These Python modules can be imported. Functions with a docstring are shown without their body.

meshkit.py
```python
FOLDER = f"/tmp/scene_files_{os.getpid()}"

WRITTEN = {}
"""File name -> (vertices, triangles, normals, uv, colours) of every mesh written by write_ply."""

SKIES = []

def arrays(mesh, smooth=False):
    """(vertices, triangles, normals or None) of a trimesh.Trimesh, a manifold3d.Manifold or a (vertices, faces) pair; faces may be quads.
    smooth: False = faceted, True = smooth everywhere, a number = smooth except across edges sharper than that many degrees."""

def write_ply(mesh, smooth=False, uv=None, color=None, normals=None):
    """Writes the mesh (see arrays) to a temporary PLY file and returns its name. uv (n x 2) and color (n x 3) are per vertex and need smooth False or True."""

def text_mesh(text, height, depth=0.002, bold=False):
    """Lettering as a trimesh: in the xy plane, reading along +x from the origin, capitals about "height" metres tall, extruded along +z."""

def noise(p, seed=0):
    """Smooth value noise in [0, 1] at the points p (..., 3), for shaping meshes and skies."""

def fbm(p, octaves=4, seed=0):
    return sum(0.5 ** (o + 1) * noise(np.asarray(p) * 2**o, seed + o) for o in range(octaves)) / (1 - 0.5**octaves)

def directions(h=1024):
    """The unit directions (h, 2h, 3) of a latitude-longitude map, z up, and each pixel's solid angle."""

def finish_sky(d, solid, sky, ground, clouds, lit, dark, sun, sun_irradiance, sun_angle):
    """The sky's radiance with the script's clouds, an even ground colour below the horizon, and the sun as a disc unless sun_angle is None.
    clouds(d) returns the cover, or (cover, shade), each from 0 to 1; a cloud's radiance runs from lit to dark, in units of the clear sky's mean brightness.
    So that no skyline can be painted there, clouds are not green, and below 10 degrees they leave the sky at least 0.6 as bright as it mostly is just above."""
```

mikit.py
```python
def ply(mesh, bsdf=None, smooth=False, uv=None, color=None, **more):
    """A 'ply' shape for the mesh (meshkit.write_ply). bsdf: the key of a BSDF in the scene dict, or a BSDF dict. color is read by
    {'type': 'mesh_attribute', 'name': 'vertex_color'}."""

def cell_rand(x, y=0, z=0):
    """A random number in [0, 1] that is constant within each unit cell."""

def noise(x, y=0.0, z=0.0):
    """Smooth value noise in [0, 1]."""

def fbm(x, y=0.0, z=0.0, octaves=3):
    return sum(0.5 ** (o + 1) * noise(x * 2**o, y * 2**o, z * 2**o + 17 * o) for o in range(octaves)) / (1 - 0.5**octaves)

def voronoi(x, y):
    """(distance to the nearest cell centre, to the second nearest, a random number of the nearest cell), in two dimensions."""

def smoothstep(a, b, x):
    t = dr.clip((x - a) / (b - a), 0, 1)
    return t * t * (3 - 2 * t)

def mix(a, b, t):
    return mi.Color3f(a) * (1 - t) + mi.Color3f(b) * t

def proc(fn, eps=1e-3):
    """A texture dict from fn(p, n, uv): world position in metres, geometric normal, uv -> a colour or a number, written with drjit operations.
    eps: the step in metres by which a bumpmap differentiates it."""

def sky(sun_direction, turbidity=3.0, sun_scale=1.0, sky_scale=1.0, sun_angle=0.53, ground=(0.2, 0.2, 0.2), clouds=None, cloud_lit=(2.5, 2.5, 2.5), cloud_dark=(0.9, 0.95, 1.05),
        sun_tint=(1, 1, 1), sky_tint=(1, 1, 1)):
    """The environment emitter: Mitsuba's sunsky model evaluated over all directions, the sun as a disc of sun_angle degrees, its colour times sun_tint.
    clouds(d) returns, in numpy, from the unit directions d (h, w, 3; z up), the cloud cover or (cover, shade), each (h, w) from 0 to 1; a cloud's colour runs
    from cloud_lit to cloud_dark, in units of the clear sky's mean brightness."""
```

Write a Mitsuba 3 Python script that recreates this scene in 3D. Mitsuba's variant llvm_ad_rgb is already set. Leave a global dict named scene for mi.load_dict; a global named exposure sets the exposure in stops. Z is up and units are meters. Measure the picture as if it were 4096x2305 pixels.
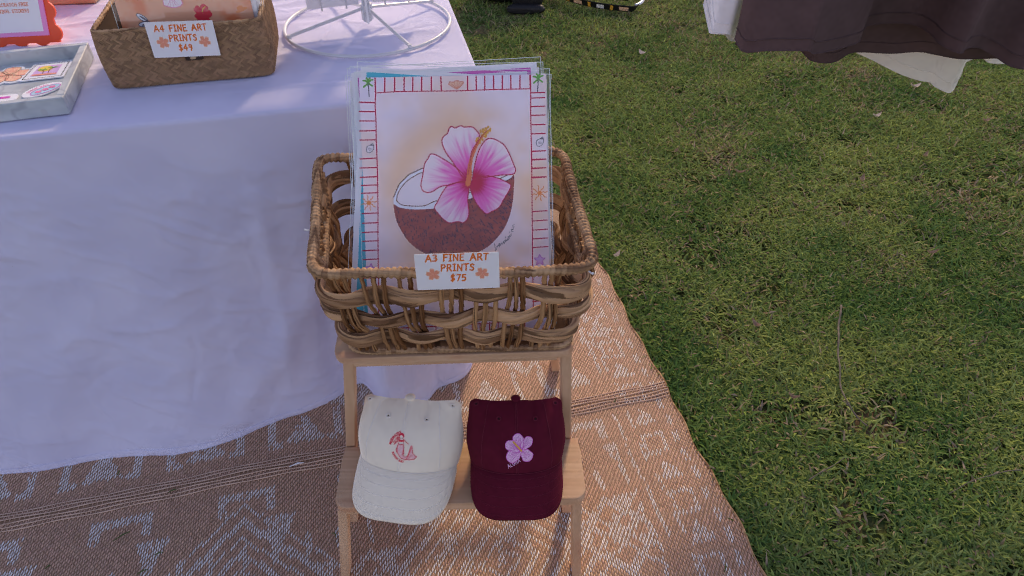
import math, random, numpy as np, trimesh, drjit as dr, mitsuba as mi, mikit, meshkit
from shapely.geometry import Polygon, LineString, MultiPolygon, Point, box as sbox
from shapely.ops import unary_union
from shapely import affinity
from mikit import proc, noise, fbm, smoothstep, mix, cell_rand

# ---------------------------------------------------------------- camera, sky, exposure
scene, labels = {}, {}
T = mi.ScalarTransform4f
PITCH = 0.732
scene['camera'] = {'type': 'thinlens', 'fov': 74.30, 'fov_axis': 'x', 'near_clip': 0.05, 'far_clip': 600.0,
                   'aperture_radius': 0.0009, 'focus_distance': 1.12,
                   'to_world': T().look_at(origin=[0, 0, 1.311], target=[0, math.cos(PITCH), 1.311 - math.sin(PITCH)], up=[0.001, 0, 1])}
exposure = 0.95
SUN = (0.17, 0.82, 0.545)
scene['sky'] = mikit.sky(SUN, turbidity=3.0, sun_scale=0.94, sky_scale=4.6, sun_angle=6.5, sun_tint=(1.0, 0.95, 0.86), sky_tint=(1.36, 0.885, 0.80),
                         ground=(0.10, 0.12, 0.06))
rng = np.random.default_rng(7)
random.seed(7)

# ---------------------------------------------------------------- helpers
def rgb(c): return {'type': 'rgb', 'value': [float(x) for x in c]}
def two(b): return {'type': 'twosided', 'bsdf': b}
def mat(name, col, rough=0.6, spec=0.3, **kw):
    scene[name] = two({'type': 'principled', 'base_color': col if isinstance(col, dict) else rgb(col), 'roughness': rough, 'specular': spec, **kw})
    return name
def newkey(base):
    if base not in scene and base not in labels: return base
    k = 1
    while f'{base}_{k:03d}' in scene or f'{base}_{k:03d}' in labels: k += 1
    return f'{base}_{k:03d}'
def put(base, mesh, bsdf, smooth=False, uv=None, color=None, label=None, cat=None, group=None, kind=None):
    key = newkey(base)
    if uv is None and isinstance(mesh, tuple) and len(mesh) > 2 and isinstance(smooth, bool): uv = mesh[2]
    scene[key] = mikit.ply(mesh, bsdf, smooth=smooth, uv=uv, color=color)
    d = {}
    if label: d['label'] = label
    if cat: d['category'] = cat
    if group: d['group'] = group
    if kind: d['kind'] = kind
    if d: labels[key] = d
    return key
def thing(base, label, cat, group=None):
    key = newkey(base)
    labels[key] = {'label': label, 'category': cat}
    if group: labels[key]['group'] = group
    return key
def cat_meshes(ms):
    """join (v, f[, uv]) tuples"""
    vs, fs, us, n = [], [], [], 0
    for m in ms:
        vs.append(np.asarray(m[0], float)); fs.append(np.asarray(m[1], int) + n); n += len(m[0])
        if len(m) > 2: us.append(np.asarray(m[2], float))
    return (np.vstack(vs), np.vstack(fs)) + ((np.vstack(us),) if us else ())
def resample(P, step, closed=False):
    P = np.asarray(P, float)
    if closed: P = np.vstack([P, P[:1]])
    L = np.r_[0, np.cumsum(np.linalg.norm(np.diff(P, axis=0), axis=1))]
    n = max(2, int(round(L[-1] / step)) + 1)
    s = np.linspace(0, L[-1], n)
    return np.stack([np.interp(s, L, P[:, k]) for k in range(3)], 1), s
def spline(P, step):
    """Catmull-Rom through the points, resampled"""
    P = np.asarray(P, float)
    Q = np.vstack([2 * P[0] - P[1], P, 2 * P[-1] - P[-2]])
    out = []
    for i in range(len(P) - 1):
        a, b, c, d = Q[i:i + 4]
        t = np.linspace(0, 1, 16, endpoint=False)[:, None]
        out.append(0.5 * (2 * b + (c - a) * t + (2 * a - 5 * b + 4 * c - d) * t**2 + (3 * b - a - 3 * c + d) * t**3))
    out.append(P[-1:])
    return resample(np.vstack(out), step)[0]
def frames(P):
    t = np.gradient(P, axis=0); t /= np.linalg.norm(t, axis=1, keepdims=True) + 1e-12
    a = np.array([0, 0, 1.0]) if abs(t[0][2]) < 0.9 else np.array([1.0, 0, 0])
    N = np.zeros_like(P)
    n = a - t[0] * (a @ t[0]); N[0] = n / np.linalg.norm(n)
    for i in range(1, len(P)):
        n = N[i - 1] - t[i] * (N[i - 1] @ t[i]); N[i] = n / (np.linalg.norm(n) + 1e-12)
    return t, N, np.cross(t, N)
def tube(P, r, n=8, cap=True, rfun=None, u0=0.0, s=None):
    """(v, f, uv): a tube along P; r a number or per point; rfun(s, theta) multiplies it"""
    P = np.asarray(P, float)
    t, N, B = frames(P)
    if s is None: s = np.r_[0, np.cumsum(np.linalg.norm(np.diff(P, axis=0), axis=1))]
    th = np.arange(n) / n * 2 * np.pi
    R = np.broadcast_to(np.asarray(r, float), (len(P),))[:, None] * np.ones(n)
    if rfun is not None: R = R * rfun(s[:, None], th[None, :])
    V = P[:, None] + R[..., None] * (np.cos(th)[None, :, None] * N[:, None] + np.sin(th)[None, :, None] * B[:, None])
    i, j = np.meshgrid(np.arange(len(P) - 1), np.arange(n), indexing='ij')
    a, b = i * n + j, i * n + (j + 1) % n
    F = np.stack([a, b, b + n, a + n], -1).reshape(-1, 4)
    F = np.vstack([F[:, [0, 1, 2]], F[:, [0, 2, 3]]])
    UV = np.stack(np.broadcast_arrays(s[:, None] + u0, np.abs(th / np.pi - 1)[None, :]), -1).reshape(-1, 2)
    V = V.reshape(-1, 3)
    if cap:
        m = len(V); V = np.vstack([V, P[:1], P[-1:]]); UV = np.vstack([UV, UV[:1], UV[-1:]])
        k = np.arange(n)
        F = np.vstack([F, np.stack([(k + 1) % n, k, k * 0 + m], 1), np.stack([m - n + k, m - n + (k + 1) % n, k * 0 + m + 1], 1)])
    return V, F, UV
def grid(V, closed_u=False):
    """faces of an (a, b, 3) point grid"""
    a, b = V.shape[:2]
    i, j = np.meshgrid(np.arange(a - (0 if closed_u else 1)), np.arange(b - 1), indexing='ij')
    p, q = (i * b + j).ravel(), (((i + 1) % a) * b + j).ravel()
    return V.reshape(-1, 3), np.vstack([np.stack([p, q, q + 1], 1), np.stack([p, q + 1, p + 1], 1)])
class Frame:
    """a plane in the world: origin, u to the right, w up along it, n towards the viewer"""
    def __init__(s, o, yaw=0.0, lean=0.0, rot=0.0):
        u = np.array([math.cos(yaw), math.sin(yaw), 0]); b = np.array([-math.sin(yaw), math.cos(yaw), 0])
        w = b * math.sin(lean) + np.array([0, 0, 1.0]) * math.cos(lean)
        s.u, s.w = u * math.cos(rot) + w * math.sin(rot), -u * math.sin(rot) + w * math.cos(rot)
        s.n, s.o = np.cross(s.u, s.w), np.array(o, float)
    def at(s, p, h=0.0):
        p = np.asarray(p, float)
        return s.o + p[..., :1] * s.u + p[..., 1:2] * s.w + h * s.n
    def map3(s, v): return s.o + v[:, :1] * s.u + v[:, 1:2] * s.w + v[:, 2:3] * s.n
def polys(g):
    return [p for p in (g.geoms if hasattr(g, 'geoms') else [g]) if p.geom_type == 'Polygon' and p.area > 1e-12]
def tri2d(g):
    out = []
    for p in polys(g):
        v, f = trimesh.creation.triangulate_polygon(p, engine='earcut')
        out.append((np.asarray(v), np.asarray(f)))
    return out
def flat(fr, g, h=0.0, sub=None):
    """flat print: polygon g laid on the plane fr at height h, uv = its own metres"""
    ms = []
    for v, f in tri2d(g):
        if sub:
            v3, f = trimesh.remesh.subdivide_to_size(np.c_[v, v[:, 0] * 0], f, sub); v = v3[:, :2]
        ms.append((fr.at(v, h), f, v))
    return cat_meshes(ms)
def slab(fr, g, h0, h1):
    """a board: polygon g extruded from height h0 to h1 off the plane"""
    ms = []
    for p in polys(g):
        m = trimesh.creation.extrude_polygon(p, h1 - h0, engine='earcut')
        v = np.array(m.vertices); v[:, 2] += h0
        ms.append((fr.map3(v), np.array(m.faces), v[:, :2]))
    return cat_meshes(ms)
def stroke(pts, w): return LineString(pts).buffer(w / 2, quad_segs=3)
def rbox(x0, y0, x1, y1, r=0.0):
    return sbox(x0 + r, y0 + r, x1 - r, y1 - r).buffer(r, quad_segs=5) if r else sbox(x0, y0, x1, y1)
def bevel_box(lo, hi, r=0.003, rv=None):
    """box with rounded vertical corners (rv) and chamfered top and bottom edges (r)"""
    lo, hi = np.array(lo, float), np.array(hi, float)
    base = rbox(lo[0], lo[1], hi[0], hi[1], rv or r)
    ring = np.array(base.exterior.coords)[:-1]
    ins = np.array(affinity.scale(base, 1 - 2 * r / (hi[0] - lo[0]), 1 - 2 * r / (hi[1] - lo[1])).exterior.coords)[:-1]
    k, n = np.arange(len(ring)), len(ring)
    lay = [np.c_[ins, ins[:, 0] * 0 + lo[2]], np.c_[ring, ring[:, 0] * 0 + lo[2] + r], np.c_[ring, ring[:, 0] * 0 + hi[2] - r], np.c_[ins, ins[:, 0] * 0 + hi[2]]]
    F = []
    for a in range(3):
        F += [np.stack([a * n + k, a * n + (k + 1) % n, (a + 1) * n + (k + 1) % n], 1), np.stack([a * n + k, (a + 1) * n + (k + 1) % n, (a + 1) * n + k], 1)]
    V = np.vstack(lay + [[[*(lo[:2] + hi[:2]) / 2, lo[2]]], [[*(lo[:2] + hi[:2]) / 2, hi[2]]]])
    F += [np.stack([(k + 1) % n, k, k * 0 + 4 * n], 1), np.stack([3 * n + k, 3 * n + (k + 1) % n, k * 0 + 4 * n + 1], 1)]
    return V, np.vstack(F)
def rot2(yaw, o=(0, 0, 0)):
    c, s = math.cos(yaw), math.sin(yaw); o = np.array(o, float)
    return lambda V: np.stack([c * V[..., 0] - s * V[..., 1] + o[0], s * V[..., 0] + c * V[..., 1] + o[1], V[..., 2] + o[2]], -1)

# hand lettering: each glyph is strokes in a box one unit tall
GL = {
 'A': (.72, [[(0, 0), (.36, 1), (.70, 0)], [(.13, .36), (.60, .38)]]), 'B': (.6, [[(.05, 0), (.06, 1), (.42, .95), (.5, .77), (.4, .58), (.08, .53)], [(.4, .56), (.56, .3), (.42, .05), (.05, 0)]]),
 'C': (.62, [[(.58, .86), (.4, 1), (.16, .88), (.03, .5), (.15, .1), (.38, 0), (.6, .14)]]), 'D': (.64, [[(.05, 0), (.06, 1), (.38, .9), (.6, .5), (.38, .08), (.05, 0)]]),
 'E': (.52, [[(.5, 1), (.06, .98), (.05, 0), (.5, .03)], [(.06, .52), (.42, .54)]]), 'F': (.52, [[(.52, 1), (.07, .97), (.05, 0)], [(.07, .52), (.44, .56)]]),
 'H': (.62, [[(.05, 0), (.06, 1)], [(.58, 0), (.57, 1)], [(.06, .5), (.57, .53)]]), 'I': (.34, [[(.17, 0), (.17, 1)], [(.02, 1), (.33, 1)], [(.02, 0), (.33, 0)]]),
 'K': (.6, [[(.05, 0), (.06, 1)], [(.55, 1), (.08, .45), (.58, 0)]]), 'L': (.48, [[(.06, 1), (.05, 0), (.48, .03)]]), 'M': (.8, [[(.03, 0), (.12, 1), (.4, .35), (.68, 1), (.77, 0)]]),
 'N': (.66, [[(.05, 0), (.06, 1), (.58, 0), (.6, 1)]]), 'O': (.68, [[(.34, 1), (.1, .82), (.04, .45), (.2, .06), (.44, .02), (.62, .3), (.6, .7), (.34, 1)]]),
 'P': (.56, [[(.06, 0), (.05, 1), (.4, .97), (.53, .76), (.4, .52), (.08, .46)]]), 'R': (.6, [[(.06, 0), (.05, 1), (.4, .97), (.52, .76), (.38, .54), (.08, .48)], [(.28, .5), (.58, 0)]]),
 'S': (.54, [[(.5, .86), (.32, 1), (.1, .88), (.1, .66), (.42, .44), (.5, .2), (.3, 0), (.04, .1)]]), 'T': (.58, [[(.0, .97), (.6, 1)], [(.3, .98), (.28, 0)]]),
 'U': (.62, [[(.05, 1), (.06, .3), (.22, .02), (.44, .04), (.56, .3), (.57, 1)]]), 'V': (.62, [[(.0, 1), (.3, 0), (.62, 1)]]), 'Y': (.6, [[(.02, 1), (.3, .48)], [(.6, 1), (.2, 0)]]),
 '3': (.54, [[(.06, .92), (.3, 1), (.48, .8), (.36, .58), (.18, .52)], [(.36, .56), (.52, .3), (.36, .04), (.03, .06)]]), '4': (.6, [[(.4, 0), (.42, 1), (.02, .36), (.6, .38)]]),
 '5': (.52, [[(.5, .98), (.12, .97), (.08, .56), (.36, .6), (.5, .36), (.36, .05), (.04, .06)]]), '7': (.54, [[(.02, .95), (.54, 1), (.2, 0)]]), '9': (.54, [[(.48, .66), (.3, .48), (.08, .6), (.1, .88), (.32, 1), (.48, .86), (.46, .4), (.3, 0)]]),
 '$': (.54, [[(.5, .82), (.32, .94), (.1, .84), (.12, .64), (.42, .44), (.48, .22), (.3, .06), (.05, .16)], [(.31, 1.08), (.25, -.08)]]), ' ': (.42, []),
 '1': (.3, [[(.02, .8), (.18, 1), (.16, 0)]]), 'W': (.86, [[(.0, 1), (.2, 0), (.42, .7), (.62, 0), (.86, 1)]]), 'G': (.66, [[(.6, .86), (.4, 1), (.14, .86), (.04, .5), (.16, .1), (.42, .02), (.6, .2), (.6, .46), (.38, .46)]]),
}
def text_width(t, gap=.2): return sum(GL[c][0] + gap for c in t) - gap
def lettering(t, h, weight=.15, x=0.0, y=0.0, center=True, slant=.06, gap=.2, jig=.03, seed=1):
    r = random.Random(seed); out = []; x0 = x - (text_width(t, gap) * h / 2 if center else 0)
    for c in t:
        w, st = GL[c]; dy, rt = r.uniform(-jig, jig), r.uniform(-1, 1) * jig * 60
        for s in st:
            g = stroke([(p[0] + slant * p[1], p[1] + dy) for p in s], weight * r.uniform(.88, 1.1))
            g = affinity.rotate(g, rt, origin=(w / 2, .5))
            out.append(affinity.affine_transform(g, [h, 0, 0, h, x0, y]))
        x0 += (w + gap) * h
    return unary_union(out)
def arc_text(t, h, cx, cy, R, a_mid, inward=False, weight=.17, gap=.24, seed=2):
    """lettering along a circle; a_mid in degrees; inward: letters' tops point at the centre"""
    W = text_width(t, gap) * h; out = []; s = -W / 2
    for c in t:
        w, st = GL[c]; m = s + w * h / 2
        a = math.radians(a_mid) + (m / R if inward else -m / R)
        base = math.degrees(a) + (90 if inward else -90)
        for q in st:
            g = stroke([((p[0] - w / 2) * h, (p[1] - .5) * h) for p in q], weight * h)
            g = affinity.rotate(g, base, origin=(0, 0))
            out.append(affinity.translate(g, cx + R * math.cos(a), cy + R * math.sin(a)))
        s += (w + gap) * h
    return unary_union(out)
def petals(cx, cy, R, n=5, rot=90, wide=.62, wob=.06, seed=3, squash=1.0):
    """outlines of a five-petalled flower"""
    r = random.Random(seed); out = []
    for k in range(n):
        a = math.radians(rot + 360 / n * k); L = R * r.uniform(.92, 1.05); pts = []
        for i in range(25):
            t = i / 24 * 2 * math.pi
            rad = .5 * L * (1 + wob * math.sin(5 * t + k))
            x = .52 * L - rad * math.cos(t); y = wide * rad * math.sin(t) * (0.55 + .6 * (x / L))* 1.35
            pts.append((cx + x * math.cos(a) - y * math.sin(a), cy + squash * (x * math.sin(a) + y * math.cos(a))))
        out.append(Polygon(pts).buffer(0))
    return out

# ---------------------------------------------------------------- materials
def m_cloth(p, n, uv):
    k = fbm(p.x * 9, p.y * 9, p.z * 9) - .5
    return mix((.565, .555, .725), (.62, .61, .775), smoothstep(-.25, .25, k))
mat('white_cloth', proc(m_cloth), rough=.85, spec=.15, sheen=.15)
def m_wood(axis):
    def f(p, n, uv):
        a, b, c = ((p.x, p.y, p.z), (p.z, p.x * .45, p.y * .6))[axis]
        g = noise(a * 5, b * 150, c * 60) * .5 + noise(a * 12, b * 260, c * 90) * .5
        st = smoothstep(.52, .80, fbm(a * 11 + 4, b * 55, c * 40))
        g = g * .8 + .1
        c0 = mix((.47, .280, .160), (.61, .405, .255), smoothstep(.15, .85, g))
        return mix(c0, (.46, .215, .125), st * .55)
    return f
scene['bump_wood'] = None; del scene['bump_wood']
mat('wood_board', proc(m_wood(0)), rough=.55, spec=.3)
mat('wood_leg', proc(m_wood(1)), rough=.55, spec=.3)
def m_straw(lo, hi, dark, wrap=0):
    def f(p, n, uv):
        s = noise(uv.x * 14, uv.y * 7 + uv.x * 30, .5) * .6 + noise(uv.x * 40, uv.y * 14 + uv.x * 60, 3.5) * .4
        cr = smoothstep(.60, .70, noise(uv.x * 24, uv.y * 6 + uv.x * 46, 7.5))
        b = .3 + .4 * cell_rand(dr.floor(uv.x / wrap), 3, 1) if wrap else noise(uv.x * 3.1, 2.2, 9.1)
        return mix(mix(lo, hi, smoothstep(.30, .70, s * .6 + b * .4)), dark, cr * .8)
    return f
def m_band(p, n, uv):
    k = cell_rand(dr.floor(uv.y + 64), 2, 7); f = noise(uv.x * 16, uv.y * 3.3, k * 50) * .6 + noise(uv.x * 55, uv.y * 7, 3.5) * .4
    z = noise(uv.x * 7 + k * 90, dr.floor(uv.y + 64), 1.5)
    return mix(mix((.135, .060, .028), (.61, .375, .205), smoothstep(.22, .80, f * .40 + k * .36 + z * .24)), (.075, .035, .016), smoothstep(.60, .72, noise(uv.x * 17, uv.y * 2.2 + 9, 8.8)) * .75)
mat('straw_band', proc(m_band), rough=.7, spec=.15)
mat('straw_stake', proc(m_straw((.16, .068, .024), (.47, .265, .125), (.06, .026, .010))), rough=.7, spec=.15)
mat('straw_wrap', proc(m_straw((.19, .095, .045), (.54, .34, .185), (.11, .055, .028), .0085)), rough=.65, spec=.2)
scene['box_strip'] = two({'type': 'diffuse', 'reflectance': {'type': 'mesh_attribute', 'name': 'vertex_color'}})
mat('dark_leather', (.035, .018, .014), rough=.45)
mat('pale_wood', (.5, .36, .22), rough=.5)
mat('inner_dark', (.06, .035, .022), rough=.9)
mat('paper', (.80, .78, .80), rough=.5, spec=.3)
def m_watercolour(p, n, uv):
    k = fbm(uv.x * 13 + 3, uv.y * 13, 1.3, 4); q = fbm(uv.x * 9 + 9, uv.y * 9, 4.3, 4); e = fbm(uv.x * 40, uv.y * 40, 2.1)
    d = dr.sqrt(dr.square((uv.x - .015) / .11) + dr.square((uv.y - .22) / .12))
    c = mix((.91, .78, .84), (.90, .69, .60), smoothstep(.42, .66, k) * .75)
    c = mix(c, (.62, .62, .86), smoothstep(.50, .72, q) * .7)
    halo = dr.exp(-dr.square((d - 1.02) * 3.2)) * smoothstep(.3, .6, q + .12)
    return mix(c, (.86, .56, .32), halo * .8) * (.97 + .06 * e)
mat('paper_art', proc(m_watercolour), rough=.42, spec=.4)
def m_petal(p, n, uv):
    dx, dy = uv.x - .0285, uv.y - .252
    d, a = dr.sqrt(dx * dx + dy * dy), dr.atan2(dy, dx)
    ray = noise(a * 16 + 50, d * 40, 2.2) * .6 + noise(a * 44 + 90, d * 60, 8.2) * .4
    c = mix((.82, .14, .50), (.88, .74, .77), smoothstep(.026, .084, d + (ray - .5) * .046))
    c = mix((.70, .05, .30), c, smoothstep(.008, .040, d + (ray - .5) * .012))
    return mix((.55, .012, .06), c, smoothstep(.012, .027, d + (ray - .5) * .009))
mat('petal_print', proc(m_petal), rough=.42, spec=.4)
def m_shell(p, n, uv):
    a = uv.x * 1.0 + uv.y * .5; b = uv.y - uv.x * .5
    s = smoothstep(.55, .8, noise(a * 120, b * 420 + 60, 1.1)) * .35
    c = mix((.30, .058, .042), (.46, .115, .075), fbm(uv.x * 55, uv.y * 120, 2.0))
    return mix(c, (.06, .035, .07), s * .75)
mat('shell_print', proc(m_shell), rough=.42, spec=.4)
INKS = dict(ink_stamen=(.76, .20, .07), ink_dash=(.075, .035, .065), ink_crimson=(.55, .025, .07), ink_white=(.82, .82, .86), ink_flesh=(.85, .75, .78), ink_brown=(.23, .09, .05), ink_green=(.16, .42, .06), ink_orange=(.82, .26, .055), ink_gold=(.76, .40, .05),
            ink_violet=(.52, .10, .52), ink_coral=(.78, .30, .20), ink_grey=(.16, .13, .15), ink_turquoise=(.07, .48, .60), ink_magenta=(.62, .09, .45), ink_indigo=(.13, .10, .50), ink_peach=(.84, .53, .36),
            ink_rust=(.74, .16, .025), ink_red=(.70, .02, .045), ink_blue=(.08, .20, .55), ink_pink=(.80, .22, .42), ink_lilac=(.66, .42, .72), ink_black=(.03, .03, .035), ink_yellow=(.85, .62, .10), ink_sky=(.45, .70, .80))
for k, c in INKS.items(): mat(k, c, rough=.42, spec=.4)
def m_flowerprint(p, n, uv):
    return mix((.86, .33, .22), (.90, .62, .40), smoothstep(.35, .65, fbm(uv.x * 420, uv.y * 420, 2.2)))
mat('ink_hibiscus', proc(m_flowerprint), rough=.42, spec=.4)
def m_peachart(p, n, uv):
    return mix((.80, .40, .23), (.76, .22, .08), smoothstep(.40, .66, fbm(uv.x * 26, uv.y * 26, 6.1, 4)))
mat('paper_peach', proc(m_peachart), rough=.42, spec=.4)
scene['sleeve_film'] = {'type': 'thindielectric', 'int_ior': 1.35}
mat('sleeve_edge', (.72, .76, .74), rough=.15, spec=.6)
def m_marble(p, n, uv):
    k = fbm(p.x * 16, p.y * 16, p.z * 26, 4); v = dr.abs(fbm(p.x * 10 + 5, p.y * 10, p.z * 12, 4) - .5)
    c = mix((.34, .38, .40), (.52, .55, .56), smoothstep(.25, .75, k))
    c = mix((.30, .32, .35), c, smoothstep(.0, .035, v) * .6 + .4)
    sp = smoothstep(.74, .86, noise(p.x * 60, p.y * 60, p.z * 60))
    return mix(c, (.36, .30, .29), sp * .25)
mat('marble', proc(m_marble), rough=.35, spec=.4)
mat('orange_acrylic', (.80, .065, .006), rough=.35, spec=.5)
mat('pink_acrylic', (.80, .26, .55), rough=.35, spec=.5)
mat('white_metal', (.60, .61, .63), rough=.3, spec=.5)
def m_cotton(col, k=.08):
    def f(p, n, uv):
        t = noise(p.x * 130, p.y * 130, p.z * 130); b = fbm(p.x * 30, p.y * 30, p.z * 30)
        return mi.Color3f(*col) * (1 - k + k * t + 2 * k * (b - .5))
    return f
mat('cap_cream', proc(m_cotton((.86, .765, .61), .02)), rough=.95, spec=.05)
mat('cap_maroon', proc(m_cotton((.105, .008, .022), .15)), rough=.9, spec=.1, sheen=.2)
mat('thread_cream', (.80, .74, .66), rough=.8)
mat('thread_maroon', (.125, .010, .027), rough=.8)
mat('eyelet_dark', (.02, .012, .012), rough=.9)
def m_thread(c0, c1):
    def f(p, n, uv): return mix(c0, c1, smoothstep(.3, .7, noise(uv.x * 900 + uv.y * 500, uv.y * 2500 - uv.x * 900, 1.1)))
    return f
mat('thread_lilac', proc(m_thread((.62, .28, .50), (.86, .54, .74))), rough=.6)
mat('thread_pink', proc(m_thread((.75, .38, .38), (.86, .56, .54))), rough=.6)
mat('shirt_brown', proc(m_cotton((.105, .068, .068), .12)), rough=.95, spec=.08, sheen=.15)
mat('shirt_white', proc(m_cotton((.78, .77, .78), .05)), rough=.95, spec=.1)
mat('shirt_cream', proc(m_cotton((.80, .75, .65), .05)), rough=.95, spec=.1)
scene['grass_blade'] = {'type': 'principledthin', 'base_color': {'type': 'mesh_attribute', 'name': 'vertex_color'}, 'roughness': .32, 'diff_trans': .75, 'spec_trans': 0.0}
def m_soil(p, n, uv):
    k = fbm(p.x * 7, p.y * 7, 1.0, 4); q = noise(p.x * 160, p.y * 160, 2.0); g = fbm(p.x * 45, p.y * 45, 7.0)
    c = mix((.055, .085, .024), (.105, .110, .042), smoothstep(.3, .7, g))
    return mix(c, (.15, .105, .065), smoothstep(.60, .80, k)) * (.6 + .8 * q)
mat('soil', proc(m_soil), rough=.95, spec=.05)
def m_rugback(p, n, uv):
    return mix((.22, .13, .075), (.36, .22, .13), noise(p.x * 300, p.y * 300, 2.2))
mat('rug_base', proc(m_rugback), rough=.7)
scene['rug_strand'] = two({'type': 'principled', 'base_color': {'type': 'mesh_attribute', 'name': 'vertex_color'}, 'roughness': .38, 'specular': .45})
mat('rug_seam', (.60, .43, .32), rough=.6)
mat('dry_leaf', (.36, .25, .17), rough=.6)
mat('pale_leaf', (.60, .50, .41), rough=.6)
mat('twig_bark', (.13, .11, .09), rough=.8)
mat('black_nylon', (.012, .012, .014), rough=.5)
mat('cut_grass', (.07, .10, .03), rough=.7)
mat('clear_plastic', (.80, .80, .82), rough=.2)
mat('steel', (.6, .6, .62), rough=.3, metallic=1.0)

# ---------------------------------------------------------------- ground and rug
gx = np.r_[-300, -60, -12, np.linspace(-4, 5, 91), 12, 60, 300]; gy = np.r_[-300, -60, -8, np.linspace(-1, 7, 81), 14, 60, 300]
G = np.zeros((len(gx), len(gy), 3)); G[..., 0] = gx[:, None]; G[..., 1] = gy[None, :]
near = (np.abs(G[..., 0]) < 5.5) & (G[..., 1] > -1.5) & (G[..., 1] < 7.5)
G[..., 2] = np.where(near, .012 * (meshkit.fbm(G * [2.5, 2.5, 0], 3) - .5), 0) - .012
put('ground', grid(G), 'soil', True, kind='structure', label='lawn soil under the grass')

RO, RA, RB = np.array([.385, 1.075]), np.array([.971, .2395]), np.array([-.2395, .971])
def rug_xy(a, b): return RO + np.asarray(a)[..., None] * RA + np.asarray(b)[..., None] * RB
def rug_edge(b): return -.006 + .003 * np.sin(b * 17 + 1) + .0025 * np.sin(b * 47)
def rug_z(a, b):
    P = np.stack([a * 5, b * 5, a * 0], -1)
    return .004 + .010 * meshkit.fbm(P, 2, seed=4) + .004 * np.exp(-((a - rug_edge(b)) / .03) ** 2) + .003 * np.exp(-(b / .02) ** 2)
rug = thing('outdoor_rug', 'tan and white woven outdoor rug with diamond motifs spread under the stool and table', 'rug')
av, bv = np.linspace(-1.75, 0, 120), np.linspace(-.95, .80, 110)
A, B = np.meshgrid(av, bv, indexing='ij'); A = A + rug_edge(B) * (1 + A / 1.75)
top = np.concatenate([rug_xy(A, B), rug_z(A, B)[..., None]], -1)
rim = top[-1:].copy(); rim[..., 2] = -.012
put(rug + '__backing', grid(np.concatenate([top, rim])), 'rug_base', True)
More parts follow.
